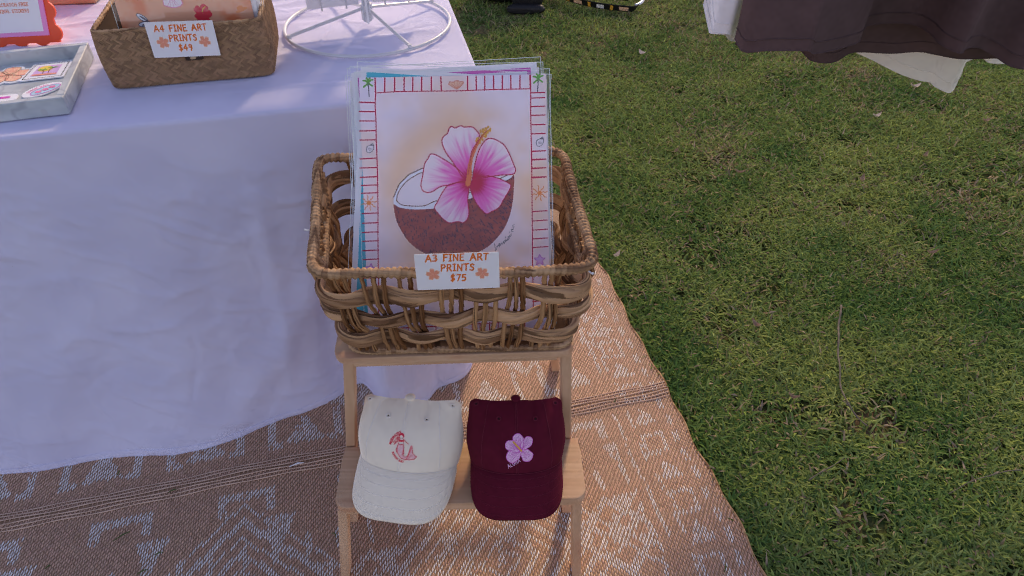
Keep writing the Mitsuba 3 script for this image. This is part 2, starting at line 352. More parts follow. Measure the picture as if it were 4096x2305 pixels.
def motif(a, b):
    tri = lambda x, P: np.abs((x / P) % 1 - .5) * P
    w = np.zeros(a.shape, bool)
    f = b < -.028; x1 = tri(a + .75, .5); m = x1 + np.abs(b + .33) * 1.05
    for lo, hi in ((.0, .014), (.034, .045), (.066, .086), (.108, .118), (.140, .160), (.182, .193), (.215, .238), (.262, .273)): w |= f & (m > lo) & (m < hi)
    x2 = tri(a + .50, .5); m2 = x2 + np.abs(b + .33)
    w |= f & (m2 < .095) & (m2 > .070) | f & (m2 < .03)
    x5 = tri(a + .40, .125); w |= f & (b < -.17) & (np.abs(x5 - .03) < .006) & (((b * 9) % 1) < .45) | f & (x5 < .022 * np.clip((b + .30) / .05, 0, 1)) & (b < -.245) & (b > -.30)
    w |= f & (b > -.20) & (b < -.115) & (tri(a + .30, .25) < .035 * np.clip(1 - (-.115 - b) / .085, 0, 1))
    w |= f & (b > -.10) & (np.abs(tri(a + .62, .25) - .05) < .010) & (b < -.045)
    w |= f & (b > -.065) & (b < -.045) & (tri(a + .62, .25) < .05)
    r = b > .028; x3 = tri(a + .1, .22)
    w |= r & (b > .06) & (x3 < .045 * (1 - (b - .06) / .085))
    w |= r & (np.abs(x3 - .075) < .009) & (b > .05) & (b < .15) | r & (b > .05) & (b < .068) & (x3 > .05) & (x3 < .084)
    w |= r & (np.abs(x3 + (b - .26) * .9) < .014) | r & (np.abs(x3 - (b - .26) * .9) < .014)
    w |= r & (b > .36) & (np.abs(x3 - .05) < .012) & (b < .50) | r & (b > .40) & (x3 < .03) & (b < .46)
    e = a > -.175
    w &= ~e
    w |= e & (np.abs(a + .150) < .0055) & (np.abs(b + .2) < .16) | e & (np.abs(a + .135) < .0045) & (np.abs(b - .19) < .10)
    w |= r & (b > .155) & (b < .30) & (np.abs(tri(a + .03, .055) - (b % .055) * .5) < .004) & (x3 > .06)
    w |= e & (np.abs(a + .032) < .007) & ((b % .05) < .030) | e & (np.abs(a + .118) < .0040) & ((b % .09) < .05)
    bb = (b + .02) % .15
    w |= e & (np.abs(a + .085) < .028) & (bb < .060) & ((np.abs(np.abs(a + .085) - .024) < .005) | (bb < .010) | (bb > .05))
    w |= e & (np.abs(a + .085) < .030 * np.clip(1 - (bb - .085) / .05, 0, 1)) & (bb > .085)
    return w
pa, pb = .0047, .0108
ia, ib = np.meshgrid(np.arange(int(1.75 / pa)), np.arange(int(1.55 / pb)), indexing='ij')
a = -(ia + .5) * pa; b = -.95 + (ib + .5 * (ia % 2)) * pb
a, b = a.ravel() + rng.normal(0, .00025, a.size), b.ravel() + rng.normal(0, .0006, a.size)
keep = (np.abs(b) > .002) & ~((a < -.95) & (b > .22))
a, b = a[keep], b[keep]
white = motif(a, b) & (rng.random(a.size) > np.where(a > -.19, .10, .03))
def strands(a, b, col, thin=1.0):
    n = len(a); L, Wd, h = pb * .56 * rng.uniform(.9, 1.1, n), thin * pa * .50 * rng.uniform(.85, 1.05, n), .0019 * rng.uniform(.7, 1.25, n)
    sk = .0010 + rng.normal(0, .0003, n)
    a = a + rug_edge(b) * (1 + a / 1.75)
    loc = [(-sk, -L, 0 * h), (sk, L, 0 * h), (-Wd - .0, -L * .1, 0 * h), (Wd, L * .1, 0 * h), (-sk * .5, -L * .45, h), (sk * .5, L * .45, h)]
    V = np.stack([np.concatenate([rug_xy(a + p, b + q), (rug_z(a, b) + r)[:, None]], 1) for p, q, r in loc], 1)
    F = np.array([[0, 3, 4], [3, 5, 4], [3, 1, 5], [0, 4, 2], [2, 4, 5], [2, 5, 1]])
    c = np.asarray(col) * rng.uniform(.82, 1.12, (n, 1)) + rng.normal(0, .006, (n, 3))
    return (V.reshape(-1, 3), (F[None] + 6 * np.arange(n)[:, None, None]).reshape(-1, 3)), np.clip(np.repeat(c, 6, 0), .01, .9)
for nm, sel, c in (('tan_strand', ~white, (.59, .375, .26)), ('white_strand', white, (.82, .79, .76))):
    m, col = strands(a[sel], b[sel], c, .82 if nm == 'white_strand' else 1.0)
    put(f'{rug}__{nm}', m, 'rug_strand', True, color=col, kind='stuff')
ss = np.linspace(-1.75, 0, 220)
for q in (-.021, -.013, -.005, .004, .013, .021):
    bq = q + .0012 * np.sin(ss * 40 + q * 900); P = np.concatenate([rug_xy(ss + rug_edge(bq) * (1 + ss / 1.75), bq), (rug_z(ss, bq) + .0008)[:, None]], 1)
    put(rug + '__seam', tube(P + [0, 0, .0012], .0012, 6, rfun=lambda s, t: 1 + .25 * np.sin(s * 1500 + t * 0))[:2], 'rug_seam', True)
bb = np.linspace(-.95, .80, 240); P = np.concatenate([rug_xy(rug_edge(bb), bb), (rug_z(rug_edge(bb), bb) - .001)[:, None]], 1)
put(rug + '__bound_edge', tube(P, .0034, 7, rfun=lambda s, t: 1 + .2 * np.sin(s * 900 + t)), 'straw_wrap', True)

# ---------------------------------------------------------------- grass
def grass_blades(n, reg, seg, lo, hi, w0):
    x0, x1, y0, y1 = reg
    x, y = rng.uniform(x0, x1, n), rng.uniform(y0, y1, n)
    la = (np.stack([x, y], 1) - RO) @ RA; lb = (np.stack([x, y], 1) - RO) @ RB
    P = np.stack([x, y, 0 * x], 1)
    soil = meshkit.fbm(P * 7, 4); dens = meshkit.fbm(P * 3.1 + 5, 3, seed=3)
    ok = ((la > .001) | (lb > .80)) & (x < .80 * (.744 * y + .877) + .35) & (x > -.45 - .2 * (y - 1)) & (rng.random(n) < np.clip(1.45 - 1.9 * np.clip(soil - .55, 0, 1) * 5, .25, 1) * (.55 + .9 * dens))
    x, y, P, dens, soil = x[ok], y[ok], P[ok], dens[ok], soil[ok]; n = len(x)
    az = rng.uniform(0, 2 * np.pi, n) + 2.2 * (meshkit.noise(P * 9, 8) - .5); L = rng.uniform(lo, hi, n) * (.7 + .7 * dens); wd = w0 * rng.uniform(.6, 1.25, n)
    th = np.radians(rng.uniform(28, 86, n)); curl = np.radians(rng.uniform(10, 85, n))
    d = np.stack([np.cos(az), np.sin(az)], 1); s = np.stack([-np.sin(az), np.cos(az)], 1)
    pt = np.c_[x, y, np.full(n, -.008)]; V = []
    for k in range(seg + 1):
        wk = wd * (1, .95, .62, 0)[k if seg == 3 else (0, 2, 3)[k]] * .5
        tw = rng.normal(0, .0006, n)
        if k < seg: V += [pt + np.c_[s * wk[:, None], tw], pt - np.c_[s * wk[:, None], tw]]
        else: V += [pt]
        a = np.minimum(th + curl * k / seg, np.radians(96)); st = L / seg
        pt = pt + np.c_[d * (np.sin(a) * st)[:, None], np.cos(a) * st]
        pt[:, 2] = np.maximum(pt[:, 2], .002)
    V = np.stack(V, 1); m = V.shape[1]; F = []
    for k in range(seg - 1): F += [[2 * k, 2 * k + 1, 2 * k + 3], [2 * k, 2 * k + 3, 2 * k + 2]]
    F += [[2 * seg - 2, 2 * seg - 1, 2 * seg]]
    t = np.clip(rng.normal(.5, .25, n) + 1.4 * (meshkit.fbm(P * 5 + 9, 3, seed=6) - .5) + .05 * (y - 2.0), 0, 1)[:, None]
    c = (1 - t) * np.array([.112, .212, .058]) + t * np.array([.345, .410, .125])
    dry = rng.random(n) < .03 + .022 * y + .5 * np.clip(soil - .48, 0, 1) + 1.6 * np.clip(meshkit.fbm(P * 2.6 + 31, 3, seed=9) - .60, 0, 1)
    c[dry] = np.array([.46, .36, .22]) * rng.uniform(.6, 1.1, (dry.sum(), 1))
    c *= rng.uniform(.65, 1.3, (n, 1)); c[:, 2] *= rng.uniform(.8, 1.25, n)
    return V.reshape(-1, 3), (np.array(F)[None] + m * np.arange(n)[:, None, None]).reshape(-1, 3), np.repeat(c, m, 0)
parts = [grass_blades(150000, (-.1, 2.1, .25, 1.75), 3, .018, .042, .0056), grass_blades(120000, (-.3, 2.7, 1.75, 3.0), 3, .020, .044, .0060), grass_blades(110000, (-.7, 3.7, 3.0, 5.3), 2, .022, .048, .0058)]
gv, gf = cat_meshes([(p[0], p[1]) for p in parts])
put('grass', (gv, gf), 'grass_blade', False, color=np.vstack([p[2] for p in parts]), kind='stuff', label='short green lawn grass with dry patches beside the rug')

# ---------------------------------------------------------------- tablecloth on the market table
E1, E2, TC = np.array([.978, .2086]), np.array([-.2086, .978]), np.array([-.046, 1.189])
TZ = .74
def tbl(e1, e2, z): 
    e1, e2 = np.asarray(e1, float), np.asarray(e2, float)
    return np.concatenate([TC + e1[..., None] * E1 + e2[..., None] * E2, np.broadcast_to(z, e1.shape)[..., None]], -1)
def creases(x, y, seed=0):
    P = np.stack([x * 3.2 + 1.3 * y, y * 11 - 2.0 * x, x * 0], -1)
    r1 = np.abs(meshkit.fbm(P, 3, seed=seed) - .5); P2 = np.stack([x * 8 - 6 * y, y * 7 + 5 * x, x * 0 + 4], -1)
    r2 = np.abs(meshkit.fbm(P2, 3, seed=seed + 5) - .5)
    return np.clip(1 - r1 * 9, 0, 1) * .9 + np.clip(1 - r2 * 13, 0, 1) * .6
def crease_lines(x, y, lines):
    out = 0
    for x0, y0, x1, y1, amp, wd in lines:
        dx, dy = x1 - x0, y1 - y0; L = math.hypot(dx, dy); u = ((x - x0) * dx + (y - y0) * dy) / L ** 2; d = ((x - x0) * dy - (y - y0) * dx) / L + .006 * np.sin(u * 7 + x0 * 40)
        out = out + amp * np.exp(-(d / wd) ** 2) * np.clip(np.minimum(u, 1 - u) * 4, 0, 1)
    return out
rl = np.random.default_rng(21)
TOP_LINES, SKIRT_LINES = [], [(-.66, 1.0, -.30, .38, .012, .040), (-.40, 1.02, -.20, .30, -.010, .035), (-1.05, 1.0, -.80, .40, .008, .05), (-.50, 1.0, -.44, .12, .009, .022), (-.40, 1.0, -.34, .10, -.009, .020), (-.30, 1.0, -.25, .15, .010, .020), (-.62, .9, -.58, .25, -.006, .03)]
for _ in range(46):
    x0, y0, a, L = rl.uniform(-1.3, -.1), rl.uniform(.10, .75), rl.normal(0, .35), rl.uniform(.12, .40); TOP_LINES.append((x0, y0, x0 + L * math.cos(a), y0 + L * math.sin(a), rl.uniform(.0006, .0018), rl.uniform(.004, .010)))
for _ in range(40):
    x0, y0, a, L = rl.uniform(-1.3, -.15), rl.uniform(.08, .95), rl.uniform(-1.4, 1.4), rl.uniform(.10, .34); SKIRT_LINES.append((x0, y0, x0 + L * math.cos(a), y0 + L * math.sin(a), rl.uniform(-.0034, .0040), rl.uniform(.003, .010)))
INS = .024
a1, a2 = np.linspace(-1.45, -INS, 330), np.linspace(INS, .78, 190)
X, Y = np.meshgrid(a1, a2, indexing='ij')
fade = np.clip(np.minimum(-X - INS, Y - INS) / .05, 0, 1)
zt = TZ + fade * (crease_lines(X, Y, TOP_LINES) + .0026 * creases(X, Y) * (.35 + 1.0 * np.clip((Y - .12) / .3, 0, 1)) + .002 * (meshkit.fbm(np.stack([X * 6, Y * 6, X * 0], -1), 2) - .5))
topv = grid(tbl(X, Y, zt))
# the skirt: along the front edge, round the corner, along the right-hand end
R0 = .020
ns = 420; s_f = np.linspace(-1.45, -R0, 330); arc = np.linspace(0, np.pi / 2, 14)[1:-1]; s_b = np.linspace(R0, .78, 120)
ex = np.r_[s_f, -R0 + R0 * np.sin(arc), s_b * 0]; ey = np.r_[s_f * 0, R0 - R0 * np.cos(arc), s_b]
nx = np.r_[s_f * 0, np.sin(arc), s_b * 0 + 1]; ny = np.r_[s_f * 0 - 1, -np.cos(arc), s_b * 0]
slen = np.r_[0, np.cumsum(np.hypot(np.diff(ex), np.diff(ey)))]; slen = slen - slen[len(s_f) - 1] - R0
from scipy.interpolate import PchipInterpolator
def smooth01(x): x = np.clip(x, 0, 1); return x * x * (3 - 2 * x)
hem = PchipInterpolator([-1.45, -1.13, -.93, -.711, -.539, -.386, -.345, -.268, -.18, -.108, 0, .1, .2, .32, .45, .6, .78],
                        [.118, .120, .124, .140, .100, .044, .026, .138, .118, .075, .06, .02, .05, .02, .06, .03, .05])(slen)
tt = np.r_[np.linspace(0, 1, 110)]
sk = []
for t in tt:
    sk.append((t, hem * t ** 1.25))
prof = [(-INS, 0.0)] + [(-.009 + .009 * math.sin(q), -.009 + .009 * math.cos(q)) for q in np.linspace(0, np.pi / 2, 6)]
rows = []
for d, z in prof: rows.append(tbl(ex + nx * d, ey + ny * d, TZ + z))
hemz = .004 + .0015 * np.sin(slen * 13)
for t, o in sk[1:]:
    z = (TZ - .009) * (1 - t) + hemz * t
    o = o + t * (.008 * np.sin(slen * 30 + 3 * t) * smooth01((slen + .62) / .35) * (1 - smooth01((slen + .18) / .1)) + .004 * np.sin(slen * 19 + 2 * t + 1))
    w = .0030 * creases(slen * 1.3 + .9 * t, t * 1.1 - .5 * slen, 3) * min(1, t * 6) + crease_lines(slen, t, SKIRT_LINES) * min(1, t * 5) + .007 * (meshkit.fbm(np.stack([slen * 4 + t, slen * 0 + t * 1.1, slen * 0], -1), 2, seed=2) - .5) * min(1, t * 3)
    pull = -.125 * smooth01((slen + .22) / .26) * t ** 1.3
    rows.append(tbl(ex + nx * (o + w) + pull, ey + ny * (o + w), z))
skirt = np.stack(rows)
cloth = thing('tablecloth', 'white cotton tablecloth draped over the market table down to the rug', 'tablecloth')
far = []
for (p, q) in (((-1.45, .78), (.0, .78)), ((-1.45, .0), (-1.45, .78))):      # the drop at the back and at the far end
    sx, tz = np.meshgrid(np.linspace(0, 1, 60), np.linspace(0, 1, 24), indexing='ij'); wv_ = .02 * np.sin(sx * 31) * tz
    far.append(grid(tbl(p[0] + (q[0] - p[0]) * sx + (wv_ if p[0] == q[0] else 0), p[1] + (q[1] - p[1]) * sx + (wv_ if p[1] == q[1] else 0), TZ - .001 - (TZ - .006) * tz)))
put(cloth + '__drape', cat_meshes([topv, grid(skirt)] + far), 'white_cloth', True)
k0 = -3
hm = []
for d, kk in ((.0002, -4), (.0016, -4), (.0019, -3), (.0019, -1), (.0002, -1)):
    P = skirt[kk].copy(); P[:, :2] += (nx * d)[:, None] * E1 + (ny * d)[:, None] * E2; hm.append(P)
put(cloth + '__hem', grid(np.stack(hm)), 'white_cloth', True)

# ---------------------------------------------------------------- step stool
ST = rot2(.044, (-.088, .618, .012))
def ring_loft(layers):
    n = len(layers[0]); k = np.arange(n); F = []
    for i in range(len(layers) - 1): F += [np.stack([i * n + k, i * n + (k + 1) % n, (i + 1) * n + (k + 1) % n], 1), np.stack([i * n + k, (i + 1) * n + (k + 1) % n, (i + 1) * n + k], 1)]
    m = n * len(layers); F += [np.stack([(k + 1) % n, k, k * 0 + m], 1), np.stack([m - n + k, m - n + (k + 1) % n, k * 0 + m + 1], 1)]
    return np.vstack(list(layers) + [layers[0].mean(0)[None], layers[-1].mean(0)[None]]), np.vstack(F)
def board(poly, z0, z1, c=.003):
    """board with softened edges"""
    ring = np.array(poly.exterior.coords)[:-1]; cen = np.array(poly.centroid.coords[0]); ext = np.ptp(ring, axis=0)
    L = lambda k, z: np.c_[cen + (ring - cen) * (1 - 2 * k / ext), ring[:, 0] * 0 + z]
    return ring_loft([L(c, z0), L(c * .3, z0 + c * .3), L(0, z0 + c), L(0, z1 - c), L(c * .3, z1 - c * .3), L(c, z1)])
def post(cb, ct, hx, hy, r=.003):
    ring = np.array(rbox(-hx, -hy, hx, hy, r).exterior.coords)[:-1]; cb, ct = np.array(cb), np.array(ct)
    return ring_loft([np.c_[ring + cb[:2], ring[:, 0] * 0 + cb[2]], np.c_[ring + ct[:2], ring[:, 0] * 0 + ct[2]]])
def stp(name, m, bs, **kw): return put(stool + '__' + name, (ST(m[0]), m[1]), bs, 35, **kw)
stool = thing('step_stool', 'two-step pale wooden step stool holding the big basket and two caps', 'step stool')
low = unary_union([rbox(-.2185, 0, .2185, .126, .022), sbox(-.2165, .06, .2165, .126)])
stp('lower_step', board(low, .223, .245), 'wood_board')
stp('top_step', board(rbox(-.198, .128, .198, .375, .024), .466, .482, .0028), 'wood_board')
for s in (-1, 1):
    xb, xt, ub, ut = (-.2400, -.2085, -.2400, -.1765) if s < 0 else (.2130, .2030, .2080, .1850)
    stp('front_leg', post((xb, .010 if s < 0 else -.010, -.012), (xt, .025, .2225), .0085, .016), 'wood_leg')
    stp('upper_leg', post((ub, .130, -.012), (ut, .156, .4655), .0090, .016), 'wood_leg')
    stp('rear_leg', post((s * .222, .530, -.012), (s * .172, .345, .4655), .0095, .021), 'wood_leg')
    stp('side_rail', board(sbox(min(s * .1716, s * .1600), .176, max(s * .1716, s * .1600), .302), .435, .4655, .002), 'wood_board')
stp('apron', board(sbox(-.1700, .141, .1700, .155), .446, .4658, .002), 'wood_board')
stp('apron', board(sbox(-.1905, .010, .1905, .023), .207, .2228, .002), 'wood_board')
stp('cross_bar', board(sbox(-.186, .428, .186, .442), .24, .275, .002), 'wood_board')

# ---------------------------------------------------------------- woven basket of large prints
def rquad(c, r, ns=40, na=9):
    """rounded quadrilateral through corners FL, FR, BR, BL with equal samples per side and corner"""
    c = np.array(c, float); pts = []
    for i in range(4):
        p, a, b = c[i], c[i - 1], c[(i + 1) % 4]
        d1, d2 = (a - p) / np.linalg.norm(a - p), (b - p) / np.linalg.norm(b - p)
        t = np.linspace(0, 1, na)[:, None]
        q0, q1 = p + d1 * r, p + d2 * r
        pts.append((1 - t) ** 2 * q0 + 2 * t * (1 - t) * p + t ** 2 * q1)
        nxt = b + (p - b) / np.linalg.norm(p - b) * r
        pts.append(q1 + (nxt - q1) * np.linspace(0, 1, ns + 2)[1:-1, None])
    return np.vstack(pts)
BZ0, BZ1 = .509, .680
base_q = rquad([(-.264, .745), (.098, .757), (.076, 1.02), (-.296, 1.00)], .030)
rim_q = rquad([(-.286, .728), (.121, .744), (.092, 1.068), (-.342, 1.047)], .034)
NQ = len(base_q); SIDE = NQ // 4
def nrm(q):
    t = np.roll(q, -1, 0) - np.roll(q, 1, 0); n = np.stack([t[:, 1], -t[:, 0]], 1)
    return n / np.linalg.norm(n, axis=1, keepdims=True)
NRM = nrm(rim_q)
def wall(i, t, off=0.0):
    """point of the basket wall: i along the loop (samples), t from base 0 to rim 1, off outwards"""
    i = np.asarray(i, float) % NQ; t = np.broadcast_to(np.asarray(t, float), i.shape); off = np.broadcast_to(np.asarray(off, float), i.shape)
    k = np.floor(i).astype(int); f = (i - k)[..., None]; k2 = (k + 1) % NQ; k = k % NQ
    b, r, n = base_q[k] * (1 - f) + base_q[k2] * f, rim_q[k] * (1 - f) + rim_q[k2] * f, NRM[k] * (1 - f) + NRM[k2] * f
    tc = t[..., None]
    xy = b * (1 - tc) + r * tc + n * (off + .008 * np.sin(np.clip(t, 0, 1) * np.pi))[..., None]
    return np.concatenate([xy, (BZ0 + (BZ1 - BZ0) * t)[..., None]], -1)
def sidepos(side, frac): return side * SIDE + 4 + frac * (SIDE - 8 + 4) + 1
groups = []
for side, fr in enumerate(([.07, .205, .345, .50, .635, .765, .91], [.12, .33, .5, .67, .88], [.08, .22, .36, .5, .64, .78, .92], [.12, .33, .5, .67, .88])):
    groups += [sidepos(side, f) for f in fr]
groups = np.array(groups)
def weave(i, row):
    """+1 where the band of this row runs outside the stakes"""
    g = np.r_[groups[-1] - NQ, groups, groups[0] + NQ]; val = np.array([(-1) ** (k + row) for k in range(len(groups))]); val = np.r_[val[-1], val, val[0]]
    i = np.asarray(i, float) % NQ; k = np.clip(np.searchsorted(g, i) - 1, 0, len(g) - 2)
    f = (i - g[k]) / (g[k + 1] - g[k]); f = f * f * (3 - 2 * f)
    return val[k] * (1 - f) + val[k + 1] * f
def handle_dip(i):
    out = 0
    for side in (1, 3): out = out + np.exp(-(((np.asarray(i) - (side + .5) * SIDE - 4) / (SIDE * .24)) ** 4))
    return out
basket = thing('wicker_basket', 'large open-weave water hyacinth basket holding the stack of large prints', 'basket')
ROWS = [.195, .475, .755]
def bandt(i, row): return ROWS[row] - handle_dip(i) * (.01, .06, .17)[row] + .012 * np.sin(np.asarray(i) * .11 + row * 2)
ii = np.linspace(0, NQ, 460)
for row in (0, 1, 2):
    # one flattened, twisted bundle of rush: grooves run slantwise round an oval section
    q = np.linspace(0, NQ, 640); n = 54; th = np.linspace(0, 2 * np.pi, n + 1) + np.pi
    C = wall(q, bandt(q, row), .0066 * weave(q, row)); Up = wall(q, bandt(q, row) + .02, .0066 * weave(q, row)) - C; Up /= np.linalg.norm(Up, axis=1, keepdims=True)
    tg = np.gradient(C, axis=0); tg /= np.linalg.norm(tg, axis=1, keepdims=True); Out = np.cross(tg, Up); s = np.r_[0, np.cumsum(np.linalg.norm(np.diff(C, axis=0), axis=1))]
    Q, TH = s[:, None] + 0 * th[None], th[None] + 0 * s[:, None]
    wob = meshkit.fbm(np.stack([Q * 18, np.cos(TH) * 1.2 + row * 9, np.sin(TH) * 1.2], -1), 2)
    phase = 3.5 * TH + Q * (46, -50, 48)[row] + 2.6 * (wob - .5) * 2
    R = (.72 + .34 * np.abs(np.sin(phase)) ** .6) * (.88 + .28 * meshkit.noise(np.stack([Q * 30, np.floor(phase / np.pi), Q * 0], -1), row))
    a, b = .0066 * (1 + .15 * np.sin(Q * 31 + row)), .0142 * (1 + .10 * np.sin(Q * 23 + 2 * row))
    V = C[:, None] + Out[:, None] * (a * R * np.cos(TH))[..., None] + Up[:, None] * (b * R * np.sin(TH))[..., None]
    v, f = grid(V); put(basket + '__band', (v, f), 'straw_band', True, uv=np.stack([Q + row * 7.7, phase / np.pi], -1).reshape(-1, 2))
row_of = lambda t: [np.exp(-((t - r) / .10) ** 2) for r in ROWS]
for gi, g in enumerate(groups):
    for j in (-1, 0, 1):
        t = np.linspace(-.03, 1.02, 44); d = j * 1.55 + rng.normal(0, .12); 
        w = row_of(t); side_dip = float(handle_dip(g))
        tr = [bandt(g, r) for r in range(3)]
        w = [np.exp(-((t - r) / .105) ** 2) for r in tr]
        o = sum(-.0066 * ((-1) ** (gi + r)) * w[r] for r in range(3)) + rng.normal(0, .0007)
        if side_dip > .5: t = np.minimum(t, .80)
        P = wall(g + d + .4 * np.sin(t * 5 + gi + j), t, o)
        if side_dip > .5: P = P[:int(np.argmax(t >= .80)) + 1]
        put(basket + '__stake', tube(P, .0038 * rng.uniform(.85, 1.1), 8, rfun=lambda s, th, q=gi * 3 + j: .80 + .30 * np.abs(np.sin(s * 165 + th * .5 + q)), u0=gi * 5.1 + j * 1.7), 'straw_stake', True)
def wrapped(P, r, u0, closed=False, pitch=.0085):
    P, s = resample(P, .0016, closed)
    wob = meshkit.noise(np.stack([s * 60, s * 0 + u0, s * 0], 1), 3)
    return tube(P, r * (.92 + .22 * wob), 10, cap=not closed, rfun=lambda q, th: .66 + .46 * np.abs(np.sin(np.pi * q / pitch + th * .5)) ** .6, u0=u0)
i1 = np.arange(NQ); dipr = .02 * np.sin(i1 * .13)
put(basket + '__rim', wrapped(wall(i1, 1.0 + dipr, 0), .0076, 3.3, True), 'straw_wrap', True)
for k in (1, 3):
    c = (k + .5) * SIDE + 4; q = np.linspace(-SIDE * .40, SIDE * .40, 40); e = np.clip((1 - np.abs(q) / (SIDE * .40)) / .35, 0, 1); e = e * e * (3 - 2 * e)
    put(basket + '__handle', wrapped(wall(c + q, .97 - .27 * e, -.004), .0060, 9.1 + k), 'straw_wrap', True)
put(basket + '__base_rope', wrapped(wall(i1, -.035, .001), .0048, 14.2, True, .008), 'straw_wrap', True)
bp = base_q * .97 + base_q.mean(0) * .03
fb = Frame((0, 0, 0)); fl = []
for p in polys(Polygon(bp)):
    m = trimesh.creation.extrude_polygon(p, .006, engine='earcut'); v = np.array(m.vertices); v[:, 2] += .4965; fl.append((v, np.array(m.faces), v[:, :2]))
put(basket + '__floor', cat_meshes(fl), 'straw_stake')
for (i, t) in ((SIDE * .02 + 4 * 0 + NQ - 14, .985), (SIDE + 3, .98)):
    P = wall(np.array([i]), t, .004)[0]
    d = wall(np.array([i]), t, .03)[0] - P; d /= np.linalg.norm(d)
    put(basket + '__tag_pin', tube(np.array([P, P + d * .008, P + d * .012 + [0, 0, .002]]), [.0012, .0012, .0022], 6), 'clear_plastic', True)

# ---------------------------------------------------------------- large prints in the basket
def U(x, y):
    """sketch units (a 476 x 668 drawing grid) to metres on the sheet"""
    return ((x - 893.7 - .0555 * (y - 180)) / 476.5 * .297 - .1485, .42 - (y - 180) / 1590.0)
c8 = lambda pts: [U(x * .2197 + 849.1, y * .2197 + 125.8) for x, y in pts]
c4 = lambda pts: [U(x * .4121 + 754.7, y * .4121 + 345.9) for x, y in pts]
def smoothpoly(pts, n=6):
    P = np.array(pts + pts[:1]); Q = spline(np.c_[P, P[:, 0] * 0], .0012)[:, :2]
    return Polygon(Q).buffer(0)
def sheetframe(i):
    f = Frame((-.0850, .7685, .5120), .03, .665, -.050 + SH[i][2])
    f.o = f.o - f.n * .0033 * i + f.u * (0 if i == 0 else .5 * SH[i][0]) + f.w * SH[i][1]
    return f
r0 = random.Random(11)
SH = [(0, 0, .054), (-.066, .004, -.030), (.008, .015, .094), (-.016, .013, .058), (-.03, .004, .035), (.01, .002, .06), (-.028, .002, .066), (-.018, .0, .05), (.006, -.004, .06), (-.03, -.006, .06), (-.012, -.008, .05), (0, -.010, .06)]
LBL = ['large art print of a pink hibiscus in a coconut half', 'large print with white margin and turquoise art, directly behind the hibiscus print']
inks = ['ink_turquoise', 'ink_magenta', 'ink_indigo', 'ink_peach', 'ink_pink', 'ink_lilac', 'ink_turquoise', 'ink_coral', 'ink_indigo', 'ink_magenta', 'ink_peach']
def sleeve(key, f, w, h0, h1, h):
    x0, x1 = -w / 2 - .006, w / 2 + .007
    g = rbox(x0, h0, x1, h1, .001)
    put(key + '__sleeve', flat(f, g, h)[:2], 'sleeve_film')
    e = unary_union([sbox(x0, h0, x0 + .0008, h1), sbox(x1 - .0008, h0, x1, h1), sbox(x0, h1 - .0008, x1, h1)])
    if key[-3:] in ('004', '005', '007', '008', '010'): return
    put(key + '__sleeve_seam', slab(f, e, h - .0002, h + .0003)[:2], 'sleeve_edge')
NTH = 'first second third fourth fifth sixth seventh eighth ninth tenth eleventh twelfth'.split()
for i in range(12):
    f = sheetframe(i)
    lab = LBL[i] if i < 2 else f'sleeved large print, {NTH[i]} from the front of the stack in the wicker basket'
    pr = thing('art_print', lab, 'art print', 'large prints stacked in the wicker basket')
    put(pr + '__sheet', slab(f, sbox(-.1485, 0, .1485, .42), -.0008, 0), 'paper_art' if i == 0 else 'paper')
    if i:
        mgn = (.020, .0095, .010, .0, .018, .010, .02, .014, .015, .012, .0, .01)[i]
        g = sbox(-.1485 + mgn, mgn, .1485 - mgn, .42 - mgn * .8)
        if i in (2, 5, 8): g = g.difference(sbox(-.1485 + mgn + .006, mgn + .006, .1485 - mgn - .006, .42 - mgn * .8 - .005))
        if i in (3, 6): g = unary_union([sbox(x, .411, x + .016, .4145) for x in np.arange(-.13, .13, .034)])
        put(pr + '__printed_art', flat(f, g, .0004), inks[i - 1])
    sleeve(pr, f, .297, -.004, .428, .0030 if i == 0 else .0018)
    if i == 0: front, FF = pr, f

# the drawing on the front print (flat print)
lines = []
def L8(p, w=.0020): lines.append(stroke(c8(p), w))
def L4(p, w=.0018): lines.append(stroke(c4(p), w))
for x0, x1 in ((390, 398), (503, 504), (617, 619), (728, 729), (828, 829), (930, 932), (1042, 1046), (1152, 1163), (1463, 1468), (1563, 1570), (1663, 1668), (1765, 1773), (1868, 1873), (1966, 1973), (2074, 2079), (2190, 2200)):
    L8([(x0, 256), (x1, 412)], .0021)
L8([(398, 424), (640, 412), (930, 414), (1350, 418), (1750, 410), (2204, 409)], .0015)
L8([(388, 256), (400, 430), (396, 560), (410, 740), (417, 960), (428, 1170), (437, 1320), (441, 1430)], .0017)
L4([(459, 95), (463, 200), (470, 420), (472, 560), (476, 700), (480, 830), (484, 1010), (492, 1165)], .0016)
L8([(2196, 256), (2206, 450), (2214, 700), (2228, 950), (2240, 1150), (2252, 1430)], .0017)
L4([(1421, 60), (1428, 200), (1438, 420), (1446, 600), (1452, 760), (1462, 960), (1470, 1110)], .0016)
for y, k in ((525, 9), (630, 6), (738, 4), (853, -2), (957, -1), (1172, -6), (1276, -2), (1384, -6)): 
    L8([(208 + y * .028 - 10, y), (392 + (y - 525) * .052, y + k)], .0019)
for y in (202, 252, 300, 425, 485, 542, 597, 655, 711, 827, 884, 1058): L4([(362 + (y - 200) * .038, y + 2), (466 + (y - 200) * .027, y)], .0019)
for y in (455, 514, 612, 713, 820, 924, 1123, 1219, 1319, 1423): L8([(2206 + (y - 455) * .045, y + 1), (2369 + (y - 455) * .05, y - 1)], .0018)
for y in (66, 118, 171, 228, 437, 495, 552, 607, 661, 830, 1000): L4([(1424 + (y - 66) * .04, y + 2), (1511 + (y - 66) * .058, y - 2)], .0018)
L4([(492, 1152), (700, 1147), (940, 1140), (1200, 1132), (1440, 1112)], .0015)
